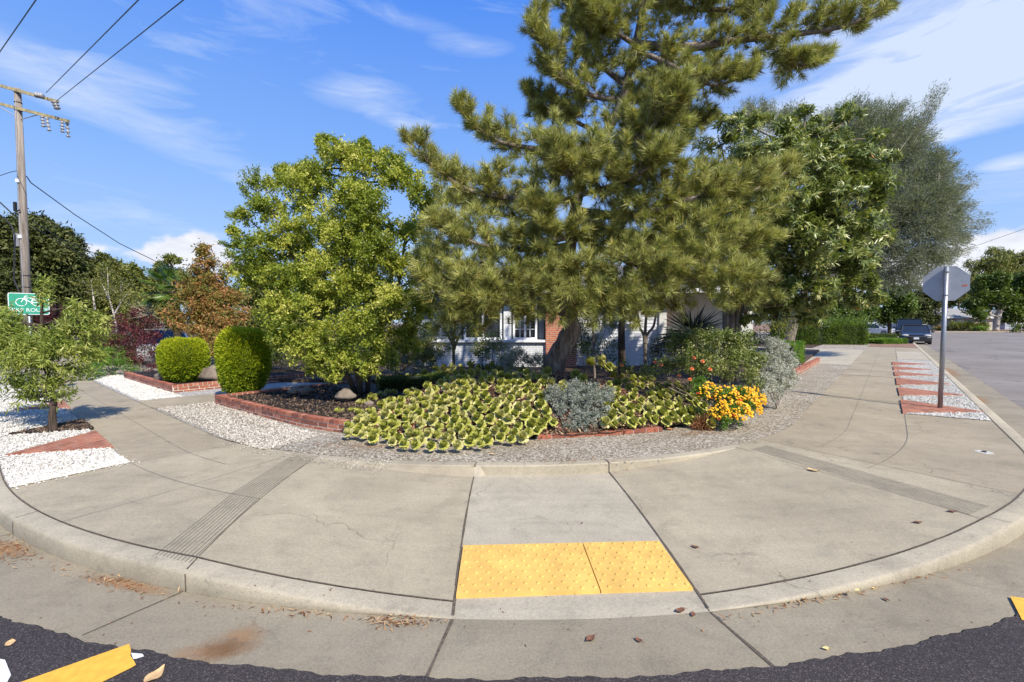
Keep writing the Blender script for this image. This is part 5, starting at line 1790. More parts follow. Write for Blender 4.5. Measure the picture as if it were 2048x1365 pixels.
def window(x0, x1, z0, z1, nx, nz, y=HY - .02):
    cx, cz = (x0 + x1) / 2, (z0 + z1) / 2
    g = MB(); g.box((cx, y + .05, cz), (x1 - x0, .02, z1 - z0))
    f = MB(); w = .07
    f.box((cx, y, z1 + w / 2 - .001), (x1 - x0 + 2 * w, .12, w)); f.box((cx, y, z0 - w / 2 + .001), (x1 - x0 + 2 * w, .14, w))
    for x in (x0 - w / 2, x1 + w / 2): f.box((x, y, cz), (w, .116, z1 - z0 - .004))
    o = f.build('window', M['white_paint'], house)
    pn = g.build('pane', M['glass'])
    pn.parent = o; pn.location = (-house.location[0], -house.location[1], -house.location[2])
    mu = MB()
    for i in range(1, nx): mu.box((x0 + (x1 - x0) * i / nx, y + .02, cz), (.025 if i != nx / 2 else .07, .03, z1 - z0))
    for j in range(1, nz): mu.box((cx, y + .022, z0 + (z1 - z0) * j / nz), (x1 - x0, .026, .022))
    if mu.v:
        mm = mu.build('muntins', M['white_paint']); mm.parent = o; mm.location = pn.location
    return o


window(hx(1030), hx(1070), 1.22, 2.35, 4, 4)
window(hx(932), hx(1000), 1.22, 2.35, 2, 1)
window(hx(1255), hx(1275), 1.75, 2.55, 1, 2, HY - .08)
window(hx(1215), hx(1238), 1.75, 2.55, 1, 2, HY - .08)
mb = MB(); mb.box((hx(1015), HY - .03, 1.75), (.26, .2, 1.25)); part('corner_post', mb, M['white_paint'])
mb = MB(); mb.box((hx(1083), HY - .03, 1.78), (.16, .08, 1.25)); part('shutter', mb, M['grey_paint'])
mb = MB(); mb.box((hx(915), HY - .03, 1.78), (.30, .08, 1.25)); part('shutter', mb, M['grey_paint'])
# hip roof
mb = MB()
x0, x1, y0, y1 = hx(825), hx(1565), HY - .6, HY + 10.6
ze, zr = 2.85, 4.3
mb.add([(x0, y0, ze), (x1, y0, ze), (x1, y1, ze), (x0, y1, ze), (x0 + 3.5, (y0 + y1) / 2, zr), (x1 - 3.5, (y0 + y1) / 2, zr)], [(0, 1, 5, 4), (1, 2, 5), (2, 3, 4, 5), (3, 0, 4), (3, 2, 1, 0)])
part('roof', mb, M['shingle'])
mb = MB(); mb.box(((x0 + x1) / 2, y0 - .02, ze - .06), (x1 - x0, .03, .16)); part('fascia', mb, M['white_paint'])
# wall lamp (lit)
lp = P(1325, 630, HY + 1.2)
lamp = empty('wall_lamp', lp, 'small lit amber lantern glowing on the shaded porch', 'lamp')
lm_, b = mat('lamp_glow')
M['glow'] = finish(lm_, b, (.9, .4, .1), .4, emis=((1., .42, .12), 9))
mb = MB(); mb.sphere(lp, .045, 10, 8); mb.build('bulb', M['glow'], lamp, smooth=True)
mb = MB()
for k in range(6):
    a = k * math.pi / 3; mb.tube([lp + [.09 * math.cos(a), .09 * math.sin(a), -.13], lp + [.09 * math.cos(a), .09 * math.sin(a), .13]], .008, 4)
mb.tube([lp + [0, 0, .13], lp + [0, 0, .24]], [.11, .01], 8); mb.tube([lp + [0, 0, -.15], lp + [0, 0, -.13]], [.09, .10], 8); mb.box(tuple(lp + [0, .33, .05]), (.03, .68, .03))
mb.build('cage', M['black'], lamp)
ll = bpy.data.lights.new('lamp_light', 'POINT'); ll.energy = 2.2; ll.color = (1, .5, .2); ll.shadow_soft_size = .05
lo = bpy.data.objects.new('lamp_light', ll); lo.location = tuple(lp + [0, -.14, 0]); link(lo)
# red blooms in the window box
mb = MB()
cc = P(965, 660, 13.0)
rp = empty('red_geranium', (cc[0], cc[1], .22), 'plant with bright red blooms before the dark window', 'plant')
for k in range(14): flower(mb, cc + rng.normal(size=3) * .05, .05, 5)
mb.build('blooms', simple('red_petals', (.75, .03, .02), .6), rp)
mb = MB(); mb.tube([(cc[0], cc[1], .2), tuple(cc)], .01, 5); mb.build('stem', M['bark_dark'], rp)
n = 300; q = rdir(n) * np.array([.22, .15, .35]); pl = leafpolys(cc + [0, 0, -.4] + q, rdir(n), rdir(n), rng.uniform(.04, .07, n), rng.uniform(.03, .05, n), .2)
fastmesh('leaves', pl, 4, np.tile(rng.random(n), 2), LM['hedge'], rp)


# ------------------------------------------------------------------ boulders and stones
def rock(px, py, Y, r, label, m_='rock', group=None, z=None, name='boulder', cat='rock'):
    c = P(px, py, Y)
    if z is not None: c[2] = z
    ph = rng.uniform(0, 6, 6)
    mb = MB()
    mb.sphere(c, (r * 1.25, r, r * .75), 18, 12, f=lambda d: 1 + .13 * math.sin(d[0] * 4 + ph[0]) * math.sin(d[1] * 4 + ph[1]) + .09 * math.sin(d[2] * 6 + ph[2]) + .05 * math.sin(d[0] * 11 + ph[3]) + .07 * abs(math.sin(d[1] * 5 + ph[4])))
    o = mb.build(name, M[m_], None, smooth=True)
    return tag(o, label, cat, group)


rock(432, 750, 11.3, .27, 'brown boulder behind the taller clipped shrub, in the far bed')
rock(325, 755, 11.3, .14, 'small reddish boulder at the left foot of the round clipped shrub')
rock(588, 782, 9.0, .10, 'pale flat stone in the dark mulch, left one')
rock(612, 782, 9.0, .11, 'brown stone beside the pale flat one in the dark mulch')
rock(692, 792, 8.3, .14, 'grey boulder in the shade at the foot of the yellow-green tree')
rock(738, 808, 7.9, .07, 'small grey stone between the yellow-green tree and the succulents')
for x, y, r in [(1178, 853, .028), (1190, 857, .022), (1238, 850, .036), (1256, 848, .045), (1272, 850, .03), (1225, 854, .025), (1284, 851, .026), (1204, 856, .018)]:
    rock(x, y, G(x, y + 3, .2)[1], r, 'small white stone lying behind the low course of orange bricks', 'white_rock', 'white stones behind the low bricks', z=.215, name='white_stone', cat='stone')

# ------------------------------------------------------------------ bike route sign


def text_mesh(body, size, loc, rot, m_, parent, name='lettering', ext=.001):
    cu = bpy.data.curves.new(name, 'FONT'); cu.body = body; cu.size = size; cu.extrude = ext; cu.align_x = 'CENTER'; cu.align_y = 'CENTER'
    tmp = bpy.data.objects.new('tmp', cu); link(tmp)
    dg = bpy.context.evaluated_depsgraph_get(); me = bpy.data.meshes.new_from_object(tmp.evaluated_get(dg))
    bpy.data.objects.remove(tmp)
    me.materials.clear(); me.materials.append(m_)
    o = bpy.data.objects.new(name, me); o.location = loc; o.rotation_euler = rot
    return link(o, parent)


M['sign_green'] = simple('sign_green', (.035, .32, .20), .45, 0, .05)
M['sign_white'] = simple('sign_white', (.82, .84, .82), .45, 0, .03)
sb = P(66, 800, 9.8)
SGX, SGY = sb[0], sb[1]
sgn = empty('bike_route_sign', (SGX, SGY, .14), 'green BIKE ROUTE sign with white bicycle on a steel post', 'sign')
u = np.array([.62, .785, 0]); nrm = np.array([.785, -.62, 0])
ct = np.array([SGX, SGY, P(62, 608.5, 9.8)[2]]) + nrm * .05
w2, h2 = .305, .228


def rrect(a, c, r, n=5):
    o = []
    for sx_, sz_, a0 in ((1, 1, 0), (-1, 1, 90), (-1, -1, 180), (1, -1, 270)):
        for k in range(n + 1):
            t_ = math.radians(a0 + 90 * k / n)
            o.append((sx_ * (a - r) + r * math.cos(t_), sz_ * (c - r) + r * math.sin(t_)))
    return o


def plate(mb, outline, off, th, ct=ct, u=u, nrm=nrm):
    n = len(outline)
    f = [ct + u * x + np.array([0, 0, z]) + nrm * (off + th) for x, z in outline]; bck = [ct + u * x + np.array([0, 0, z]) + nrm * off for x, z in outline]
    mb.add(f + bck, [tuple(range(n)), tuple(range(2 * n - 1, n - 1, -1))] + [(i, n + i, n + (i + 1) % n, (i + 1) % n) for i in range(n)])


mb = MB(); plate(mb, rrect(w2, h2, .035), 0, .003); pc_ = mb.build('plate', M['sign_white'], sgn)
mb = MB(); plate(mb, rrect(w2 - .012, h2 - .012, .028), .0035, .001); mb.build('face', M['sign_green'], sgn)


def onface(x, z, k=.006): return ct + u * x + np.array([0, 0, z]) + nrm * k


mb = MB()


def ring(cx, cz, R, w=.012, n=28):
    vs = []
    for i in range(n):
        a = 2 * math.pi * i / n
        for r in (R, R - w): vs.append(onface(cx + r * math.cos(a), cz + r * math.sin(a)))
    mb.add(vs, [(2 * i, 2 * i + 1, 2 * ((i + 1) % n) + 1, 2 * ((i + 1) % n)) for i in range(n)])


def bar(x0, z0, x1, z1, w=.015):
    d = np.array([x1 - x0, z1 - z0]); d /= np.linalg.norm(d); n_ = np.array([-d[1], d[0]]) * w / 2
    mb.add([onface(x0 - n_[0], z0 - n_[1], .0062), onface(x1 - n_[0], z1 - n_[1], .0062), onface(x1 + n_[0], z1 + n_[1], .0062), onface(x0 + n_[0], z0 + n_[1], .0062)], [(0, 1, 2, 3)])


ring(-.115, .035, .085); ring(.125, .035, .085)
for q in [(-.115, .035, -.065, .14), (-.065, .14, -.055, .165), (-.055, .165, -.02, .17), (-.07, .125, .055, .125), (-.065, .11, .03, .03), (.03, .03, .07, .15), (.03, .03, .125, .035), (.125, .035, .06, .13), (.045, .155, .10, .155), (.03, .03, .045, -.0)]: bar(*q)
mb.build('bicycle_symbol', M['sign_white'], sgn)
ry = math.atan2(u[1], u[0])
tpos = onface(0, -.135, .007) - np.array(sgn.location)
text_mesh('BIKE ROUTE', .105, tuple(tpos), (math.pi / 2, 0, ry), M['sign_white'], sgn)
mb = MB(); mb.tube([(SGX, SGY, .1), (SGX, SGY, ct[2] + .2)], .025, 10); mb.build('post', M['metal'], sgn, smooth=True)
mb = MB(); mb.tube([(SGX, SGY, .13), (SGX, SGY, .17)], [.07, .04], 10); mb.build('base_collar', M['metal'], sgn)
for dz in (.12, -.12):
    mb = MB(); c = onface(0, dz, .004); mb.tube([c, c + nrm * .006], .009, 8); mb.build('bolt', M['metal'], sgn)

# ------------------------------------------------------------------ stop sign seen from behind
sp_ = G(1880, 818, .15)
SP = np.array([sp_[0], sp_[1], .14])
stp = empty('stop_sign', SP, 'grey back of an octagonal road sign on a steel post in the right brick strip', 'sign')
ztop = P(1885, 535, SP[1])[2]
mb = MB(); mb.tube([SP, SP + [.02, .0, ztop - .14]], [.037, .036], 16)
mb.tube([SP + [.02, 0, ztop - .14], SP + [.02, 0, ztop - .125]], [.036, .012], 16); mb.build('post', M['metal'], stp, smooth=True)
u2 = np.array([-.765, .644, 0]); n2 = np.array([.644, .765, 0])   # faces along the side street
u2 = np.array([.735, -.678, 0]); n2 = np.array([.678, .735, 0])
ctr = SP + [.02, 0, 0]; ctr[2] = P(1885, 567.5, SP[1])[2]
ctr = ctr + n2 * .045
R8 = .312 / math.cos(math.pi / 8)
octo = [(R8 * math.cos(math.pi / 8 + k * math.pi / 4), R8 * math.sin(math.pi / 8 + k * math.pi / 4)) for k in range(8)]
mb = MB(); plate(mb, octo, 0, .003, ctr, u2, n2); mb.build('plate', M['sign_back'], stp)
mb = MB(); plate(mb, [(x * .995, z * .995) for x, z in octo], .0035, .0006, ctr, u2, n2); mb.build('face', simple('sign_red', (.5, .02, .02), .45), stp)
rz2 = math.atan2(-u2[1], -u2[0])
text_mesh('STOP', .26, tuple(ctr + n2 * .006 - SP), (math.pi / 2, 0, rz2), M['sign_white'], stp)
mb = MB(); c = ctr + u2 * .245 + np.array([0, 0, -.045]) - n2 * .003
mb.add([c - u2 * .035 + [0, 0, -.014], c + u2 * .035 + [0, 0, -.014], c + u2 * .035 + [0, 0, .014], c - u2 * .035 + [0, 0, .014]], [(0, 1, 2, 3)])
mb.build('sticker', simple('orange_sticker', (.65, .17, .08), .5, 0, .4, 90), stp)
for dz in (.21, -.21):
    mb = MB(); c = SP + [.02, 0, 0]; c[2] = ctr[2] + dz; mb.tube([c - [0, 0, .012], c + [0, 0, .012]], .044, 12); c2 = c + n2 * .03; mb.tube([c2, c2 - n2 * .10], .008, 6); mb.build('bracket', M['metal'], stp)

# ------------------------------------------------------------------ utility pole and wires
PY = 20.
p0 = P(58, 700, PY); p0[2] = .1
ptop = P(35, 178, PY)
pole = empty('utility_pole', p0, 'weathered wooden utility pole with two crossarms at the left', 'utility pole')
mb = MB(); mb.tube([p0, p0 + (ptop - p0) * .5, ptop], [.165, .145, .115], 16); mb.build('pole', M['pole_wood'], pole, smooth=True)


def on_pole(py):
    t_ = (P(50, py, PY)[2] - p0[2]) / (ptop[2] - p0[2]); return p0 + (ptop - p0) * t_


def arm(pa, pb_, w=.10):
    a = np.array(pa); c = np.array(pb_); mb = MB(); d = unit(c - a); up = np.array([0, 0, 1.]); sd_ = unit(np.cross(d, up)); up = np.cross(sd_, d)
    vs = []
    for e in (a, c):
        for x, z in ((-1, -1), (1, -1), (1, 1), (-1, 1)): vs.append(e + sd_ * x * w * .45 + up * z * w * .6)
    mb.add(vs, [(0, 1, 2, 3), (7, 6, 5, 4), (0, 4, 5, 1), (1, 5, 6, 2), (2, 6, 7, 3), (3, 7, 4, 0)]); return mb


M['arm_wood'] = bark('arm_wood', (.20, .17, .12), (.48, .40, .20), 5, .6)
arm(P(-60, 155, 20.2), P(116, 204, 19.6)).build('crossarm', M['arm_wood'], pole)
arm(P(-60, 193, 20.2), P(137, 243, 19.6)).build('crossarm', M['arm_wood'], pole)
mb = MB(); mb.tube([P(0, 215, 20), on_pole(236)], .02, 5); mb.tube([on_pole(240), P(80, 229, 19.8)], .02, 5); mb.build('arm_brace', M['sign_back'], pole)


def insul(x, y, Y, dx, dz, L=.55, r=.085, k=4):
    mb = MB(); c = P(x, y, Y); d = unit(np.array([dx, 0, dz]))
    pts, rr = [c], [.02]
    for i in range(k):
        a = c + d * L * (i + .2) / k; pts += [a, a + d * L * .3 / k, a + d * L * .5 / k]; rr += [.03, r, .035]
    mb.tube(pts, rr, 10); mb.build('insulator', M['ceramic'], pole, smooth=True)


insul(70, 190, 19.5, 1, -.15, .35, .12, 3); insul(108, 202, 19.4, .4, -1, .4, .12, 3); insul(84, 232, 19.4, .1, -1, .5); insul(93, 234, 19.7, .15, -1, .65); insul(124, 243, 19.4, .0, -1, .5); insul(134, 244, 19.7, .05, -1, .7)
mb = MB()
a = on_pole(165); mb.tube([on_pole(200) + [0.05, -.14, 0], on_pole(400) + [0, -.155, 0], on_pole(640) + [0.05, -.17, 0]], .011, 6); mb.build('conduit', M['sign_back'], pole)
for yy in (364, 475):
    mb = MB(); c = on_pole(yy); mb.box((c[0], c[1] - .17, c[2]), (.12, .06, .14)); mb.build('junction_box', M['sign_white'], pole)
mb = MB(); c = on_pole(415) + [-.22, -.1, 0]; mb.box(tuple(c), (.09, .09, .40)); mb.build('splice_bracket', M['black'], pole)
mb = MB(); c = P(33, 480, 19.8); mb.box(tuple(c), (.13, .1, .55)); mb.build('meter_box', M['sign_back'], pole)
for yy in (206, 222, 552, 575):
    mb = MB(); c = on_pole(yy); mb.tube([c - [0, 0, .02], c + [0, 0, .02]], .165 if yy > 500 else .13, 14); mb.build('band', M['black'], pole)


def wire(pts, r, label, sag=0.):
    mb = MB(); pts = [np.array(p, float) for p in pts]
    if len(pts) == 2 and sag: pts = [pts[0] + (pts[1] - pts[0]) * t_ - np.array([0, 0, sag * 4 * t_ * (1 - t_)]) for t_ in np.linspace(0, 1, 14)]
    mb.tube(pts, r, 5, cap=False); o = mb.build('overhead_wire', M['cable'])
    return tag(o, label, 'wire', 'overhead wires of the utility pole')


def ext(a, c, k): return a + (c - a) * k


w1a, w1b = P(92, 186, 19.5), P(277, 0, 9.5); wire([w1a, w1b, ext(w1a, w1b, 1.5)], .012, 'overhead wire rising from the inner upper insulator to the frame top')
w1a, w1b = P(112, 203, 19.4), P(367, 0, 9.5); wire([w1a, w1b, ext(w1a, w1b, 1.5)], .012, 'overhead wire rising from the outermost upper insulator to the frame top, rightmost')
w1a, w1b = P(-60, 190, 20), P(72, 0, 12); wire([w1a, w1b, ext(w1a, w1b, 1.5)], .014, 'overhead wire crossing the top left corner of the picture')
wire([P(53, 353, 19.9), P(62, 366, 20.2), P(150, 430, 24), P(240, 488, 28), P(330, 532, 32), P(420, 560, 36)], .022, 'service wire sloping down from the pole toward the palm')
wire([P(60, 440, 19.9), P(130, 483, 24), P(220, 520, 28), P(300, 575, 30), P(345, 612, 31)], .018, 'upper one of the two close wires sloping down over the left trees')
wire([P(60, 450, 19.9), P(130, 492, 24), P(210, 530, 27), P(300, 600, 29)], .02, 'lower one of the two close wires sloping down over the left trees')
wire([P(-80, 380, 19), P(0, 405, 19.5), P(25, 428, 19.7), P(40, 420, 19.8)], .03, 'thick black cable looping to the pole from the left, upper')
wire([P(-80, 415, 19), P(0, 430, 19.5), P(22, 450, 19.7), P(30, 470, 19.7), P(28, 560, 19.7), P(45, 600, 19.7)], .028, 'thick black cable bundle hanging down the left side of the pole')
wire([P(-60, 372, 19), P(20, 345, 19.7), P(34, 342, 19.8)], .014, 'thin looped wire reaching the pole from the left')

# ------------------------------------------------------------------ background trees, left


def far_tree(name, label, base, blobs, m_, L=.35, Wd=.16, per_m2=2.2, per=16, th=None, tr=(.25, .08), barkm='bark_dark', group='trees beyond the garden', **kw):
    bl = [Bl(*q) for q in blobs]
    cb = np.mean([c for c, r in bl], 0)
    base = np.array(base, float)
    top = bl[0][0]
    return plant(name, base, label, 'tree', bl, m_, L, Wd, per_m2, per, trunk=[base, base + (cb - base) * .5 + [0, 0, .3], cb, top], tr=tr, barkm=barkm, limb_r=tr[0] * .35, tw=120, twr=.012, group=group, jit=L * .5, spread=kw.pop('spread', .8), nrmup=kw.pop('nrmup', .5), lump=True, **kw)


def gp(px, Y): return np.array([*P(px, 650, Y)[:2], .1])


far_tree('evergreen_tree', 'large dark evergreen behind the utility pole', gp(90, 34), [(70, 470, 45, 34), (100, 500, 50, 34), (40, 500, 50, 34), (120, 540, 50, 33), (60, 560, 70, 33), (110, 590, 60, 33), (130, 630, 50, 32), (60, 630, 60, 32), (10, 530, 60, 34), (140, 580, 30, 33), (85, 455, 22, 34)], LM['conifer'], .34, .13, 3, 30)
far_tree('evergreen_tree', 'dark evergreen cut by the left picture edge', gp(-40, 30), [(-20, 480, 50, 30), (5, 460, 22, 30), (-10, 530, 60, 30), (0, 580, 60, 29), (-40, 620, 80, 29), (20, 620, 50, 29)], LM['conifer'], .32, .12, 3, 30)
far_tree('leafy_tree', 'olive-green rounded tree between the evergreen and the birch', gp(190, 36), [(180, 560, 40, 36), (200, 540, 34, 36), (165, 600, 40, 35), (210, 600, 45, 35), (180, 640, 40, 34), (205, 515, 10, 36)], LM['olive'], .26, .12, 4, 24)
far_tree('leafy_tree', 'olive-green tree right of the birch, below the sloping wires', gp(270, 36), [(240, 545, 34, 36), (265, 570, 38, 36), (290, 600, 40, 35), (240, 600, 40, 35), (300, 630, 36, 34), (260, 640, 40, 34), (300, 575, 24, 36)], LM['olive'], .26, .12, 4, 24)
far_tree('leafy_tree', 'yellowish slender tree top behind the palm', gp(335, 38), [(335, 545, 22, 38), (345, 520, 12, 38), (330, 580, 30, 38), (355, 560, 20, 38)], LM['olive'], .24, .11, 4, 22)
bb = gp(232, 22)
BT = [[bb, P(233, 655, 22), P(225, 620, 22), P(217, 590, 22), P(216, 560, 22), P(214, 535, 22)], [P(228, 632, 22), P(245, 600, 22), P(258, 585, 22)], [P(219, 600, 22), P(205, 570, 22)], [P(190, 620, 22), P(182, 560, 22)]]
plant('birch_tree', bb, 'slim tree with bare white trunk behind the young tree', 'tree', [Bl(215, 560, 26, 22), Bl(240, 585, 28, 22), Bl(195, 590, 26, 22), Bl(260, 610, 24, 22), Bl(175, 570, 18, 22)], LM['olive'], .10, .05, 5, 22, trunk=BT, tr=(.05, .010), barkm='bark_pale', limb_r=.012, tw=60, jit=.2, group='trees beyond the garden')
# autumn tree
ab = gp(405, 15)
plant('autumn_tree', ab, 'orange and rust coloured autumn tree behind the clipped shrubs', 'tree', [Bl(x, y, r, Y) for x, y, r, Y in [(408, 500, 14, 15), (412, 525, 20, 15), (400, 560, 34, 15), (430, 560, 28, 15), (375, 590, 36, 14.7), (420, 600, 42, 14.7), (380, 635, 42, 14.4), (430, 645, 42, 14.4), (450, 600, 36, 15), (360, 650, 28, 14.2), (400, 680, 36, 14), (445, 690, 30, 14), (455, 545, 16, 15.5), (470, 640, 30, 14.6)]], 
      LM['orange'], .10, .042, 10, 26, trunk=[ab, P(405, 680, 15), P(410, 600, 15), P(410, 520, 15)], tr=(.07, .02), barkm='bark_dark', limb_r=.025, tw=260, jit=.07, droop=.5, spread=.7, nrmup=.2, group='trees beyond the garden', lump=True)
# maroon shrubs
k = 0
for bl, lb in [([(60, 640, 30, 26), (110, 640, 26, 26)], 'maroon-leaved tree just right of the green sign')][:0] + \
        [([(110, 625, 22, 24), (130, 640, 22, 24), (95, 650, 22, 24), (120, 665, 20, 23)], 'maroon-leaved shrub right of the green sign'),
         ([(250, 650, 26, 17), (280, 640, 26, 17), (300, 665, 28, 16.5), (265, 680, 28, 16), (290, 700, 26, 15.5)], 'maroon-leaved maple shrub left of the round clipped shrub'),
         ([(225, 665, 22, 18), (205, 690, 26, 17), (240, 700, 24, 17)], 'dark maroon shrub at the foot of the white-trunked tree'),
         ([(280, 725, 16, 14.5), (300, 735, 14, 14), (265, 730, 12, 14.5)], 'low maroon shrub above the far brick wall')]:
    bls = [Bl(*q) for q in bl]; c = np.mean([b_[0] for b_ in bls], 0)
    plant('maroon_shrub', (c[0], c[1], .14), lb, 'shrub', bls, LM['maroon'], .075, .03, 12, 30, tw=120, twr=.006, jit=.07, spread=.8, nrmup=.4, barkm='bark_grey', group='maroon shrubs at the left')
plant('bare_shrub', gp(300, 17), 'thin bare twiggy shrub behind the maroon shrubs', 'shrub', [Bl(300, 630, 34, 17), Bl(320, 660, 28, 17), Bl(280, 620, 20, 17)], LM['orange'], .06, .02, 8, 4, tw=200, twr=.006, barkm='bark_pale', jit=.1)
# ground cover and hedge
bls = [Bl(x, y, r, Y) for x, y, r, Y in [(215, 735, 22, 13.5), (240, 735, 20, 13.8), (190, 742, 22, 13), (265, 738, 16, 13.8), (170, 752, 22, 12.5), (225, 715, 26, 15), (190, 720, 26, 14.5)]]
c = bls[0][0]; plant('ground_shrub', (c[0], c[1], .14), 'bright green low spreading shrub beyond the left sidewalk', 'shrub', bls, LM['bright'], .06, .03, 18, 26, tw=60, jit=.05, spread=.8)
hq = gp(215, 19); hedge('clipped_hedge', (hq[0], hq[1]), (5.5, 1.2, 1.0), -.7, 'dull green clipped hedge behind the low bright shrub', 'hedge', LM['olive'], .08, .035, 12000)
# palm
pc = P(352, 585, 17)
palm = empty('fan_palm', (pc[0], pc[1], .14), 'fan palm with green fronds behind the autumn tree', 'palm')
mb = MB(); mb.tube([(pc[0], pc[1], .1), tuple(pc - [0, 0, .2])], [.14, .12], 10); mb.build('trunk', M['bark_dark'], palm)
allp = []; stems = MB()
for k in range(22):
    a = 2 * math.pi * k / 22 + rng.normal() * .2; e = rng.uniform(-.5, 1.2)
    dv = np.array([math.cos(a) * math.cos(e), math.sin(a) * math.cos(e), math.sin(e)]); hub = pc + dv * rng.uniform(.45, .75)
    stems.tube([pc, (pc + hub) / 2 + [0, 0, .04], hub], .012, 4, cap=False)
    sd_ = unit(np.cross(dv, [0, 0, 1])); up = np.cross(sd_, dv)
    n = 26; an = np.linspace(-2.1, 2.1, n)
    dd = dv * np.cos(an)[:, None] + sd_ * np.sin(an)[:, None] + up * .15
    allp.append(leafpolys(np.tile(hub, (n, 1)), dd + [0, 0, -.12], np.tile(up, (n, 1)), np.full(n, .62) * rng.uniform(.85, 1.1, n), np.full(n, .05), .3))
stems.build('frond_stems', M['bark_dark'], palm)
pl = np.concatenate(allp); fastmesh('fronds', pl, 4, np.clip(rng.random(len(pl)) * .6 + .1, 0, 1), LM['palm'], palm)
# trees filling in behind the fruit tree / house
far_tree('leafy_tree', 'dark leafy tree behind the yellow-green tree, left', gp(540, 24), [(520, 620, 50, 24), (560, 600, 50, 24), (500, 660, 40, 23), (480, 600, 30, 24), (560, 660, 50, 23)], LM['olive'], .2, .09, 4, 24, tr=(.12, .05))
far_tree('leafy_tree', 'dark leafy tree seen in gaps behind the yellow-green tree, right', gp(680, 26), [(660, 600, 50, 26), (720, 600, 50, 26), (620, 640, 50, 26), (760, 640, 40, 25), (700, 660, 50, 25)], LM['conifer'], .2, .09, 4, 24, tr=(.12, .05))

# ------------------------------------------------------------------ far right: cars, houses, trees


def car(name, loc, rz, L, Wd, Hh, body, label, cat='car', roof=.62, hood=.95, truck=False):
    """x forward; front toward +x"""
    root = empty(name, (*loc, .0), label, cat, 'cars parked along the street')
    root.rotation_euler = (0, 0, rz)
    h = Hh
    # side profile (x, z) lower body and greenhouse, lofted across the width
    bp = [(L / 2, .35), (L / 2 + .02, .55), (L / 2 - .10, .78), (L / 2 - .35, .86), (L / 2 - hood - .15, hood * 0 + h * .62), (-L / 2 + .25, h * .64), (-L / 2 + .02, h * .58), (-L / 2, .4), (-L / 2 + .1, .22), (L / 2 - .1, .22)]
    if truck: bp = [(L / 2, .45), (L / 2 + .02, .9), (L / 2 - .15, 1.08), (L / 2 - 1.3, 1.18), (-L / 2 + .1, 1.16), (-L / 2, 1.1), (-L / 2, .5), (-L / 2 + .1, .4), (L / 2 - .1, .4)]
    mb = MB(); n = len(bp)
    secs = [(-Wd / 2, .90), (-Wd / 2 + .06, .985), (-Wd / 2 + .28, 1.0), (Wd / 2 - .28, 1.0), (Wd / 2 - .06, .985), (Wd / 2, .90)]
    xm = 0; zm = .5
    vs = []
    for y, k in secs:
        for x, z in bp: vs.append((x * (1 - (1 - k) * .35) - (.12 * (abs(y) / (Wd / 2)) ** 4 if x > L / 2 - .4 else 0), y, .5 + (z - .5) * (1 - (1 - k) * .9)))
    fs = [(i * n + j, i * n + (j + 1) % n, (i + 1) * n + (j + 1) % n, (i + 1) * n + j) for i in range(len(secs) - 1) for j in range(n)]
    fs += [tuple(range(n - 1, -1, -1)), tuple((len(secs) - 1) * n + j for j in range(n))]
    mb.add(vs, fs); mb.build('body', body, None, smooth=False).parent = root
    # greenhouse
    zb = h * .61 if not truck else 1.16
    if truck: gx = [(.95, zb), (.35, h), (-.9, h), (-1.15, zb)]
    else: gx = [(L / 2 - hood - .05, zb - .03), (L / 2 - hood - .85, h - .02), (-L / 2 + .75, h), (-L / 2 + .15, zb)]
    vs = []
    for y, z_ in ((-1, 0), (1, 0)):
        for i, (x, z) in enumerate(gx): vs.append((x, y * (Wd / 2 - (.07 if i in (0, 3) else .2)), z))
    g = MB(); g.add(vs, [(3, 2, 1, 0), (4, 5, 6, 7), (0, 1, 5, 4), (1, 2, 6, 5), (2, 3, 7, 6)]); g.build('glasshouse', M['glass'], None).parent = root
    r_ = MB(); x1, x2 = gx[1][0], gx[2][0]
    r_.box(((x1 + x2) / 2, 0, h + .005), (x1 - x2 + .1, Wd - .42, .05))
    for s_ in (-1, 1):
        for i, j in ((0, 1), (3, 2)):
            a = np.array([gx[i][0], s_ * (Wd / 2 - .07), gx[i][1]]); c = np.array([gx[j][0], s_ * (Wd / 2 - .2), gx[j][1]]); r_.tube([a, c], .035, 6)
    r_.build('roof', body, None).parent = root
    for x in (L / 2 - .85, -L / 2 + .85):
        for s_ in (-1, 1):
            w = MB(); rr = .33 if not truck else .4; w.tube([(x, s_ * (Wd / 2 - .20), rr), (x, s_ * (Wd / 2 + .01), rr)], rr, 20); o = w.build('wheel', M['black'], None, smooth=False); o.parent = root
            w = MB(); w.tube([(x, s_ * (Wd / 2 - .02), rr), (x, s_ * (Wd / 2 + .02), rr)], rr * .6, 14); r2 = w.build('rim', M['metal'], None); r2.parent = o
    for s_ in (-1, 1):
        hl = MB(); z_ = .70 if not truck else .9
        hl.sphere((L / 2 - .17, s_ * (Wd / 2 - .28), z_), (.17, .24, .085), 12, 8); hl.build('headlight', M['lens'], None, smooth=True).parent = root
        mr = MB(); mr.sphere((gx[0][0] - .25, s_ * (Wd / 2 + .10), zb + .08), (.06, .12, .08), 10, 7); mr.build('mirror', body, None, smooth=True).parent = root
    pm = MB(); pm.box((L / 2 + .03, 0, .48 if not truck else .6), (.02, .32, .16)); pm.build('number_plate', M['sign_white'], None).parent = root
    gm = MB(); gm.box((L / 2 + .005, 0, .36 if not truck else .5), (.05, Wd * .62, .18)); gm.box((L / 2 - .01, 0, .66 if not truck else .85), (.05, Wd * .5, .09 if not truck else .22)); gm.build('grille', M['black'], None).parent = root
    gm = MB(); gm.box((L / 2 - .01, 0, .60 if not truck else .72), (.06, Wd * .66, .025)); gm.build('trim', M['metal'], None).parent = root
    return root


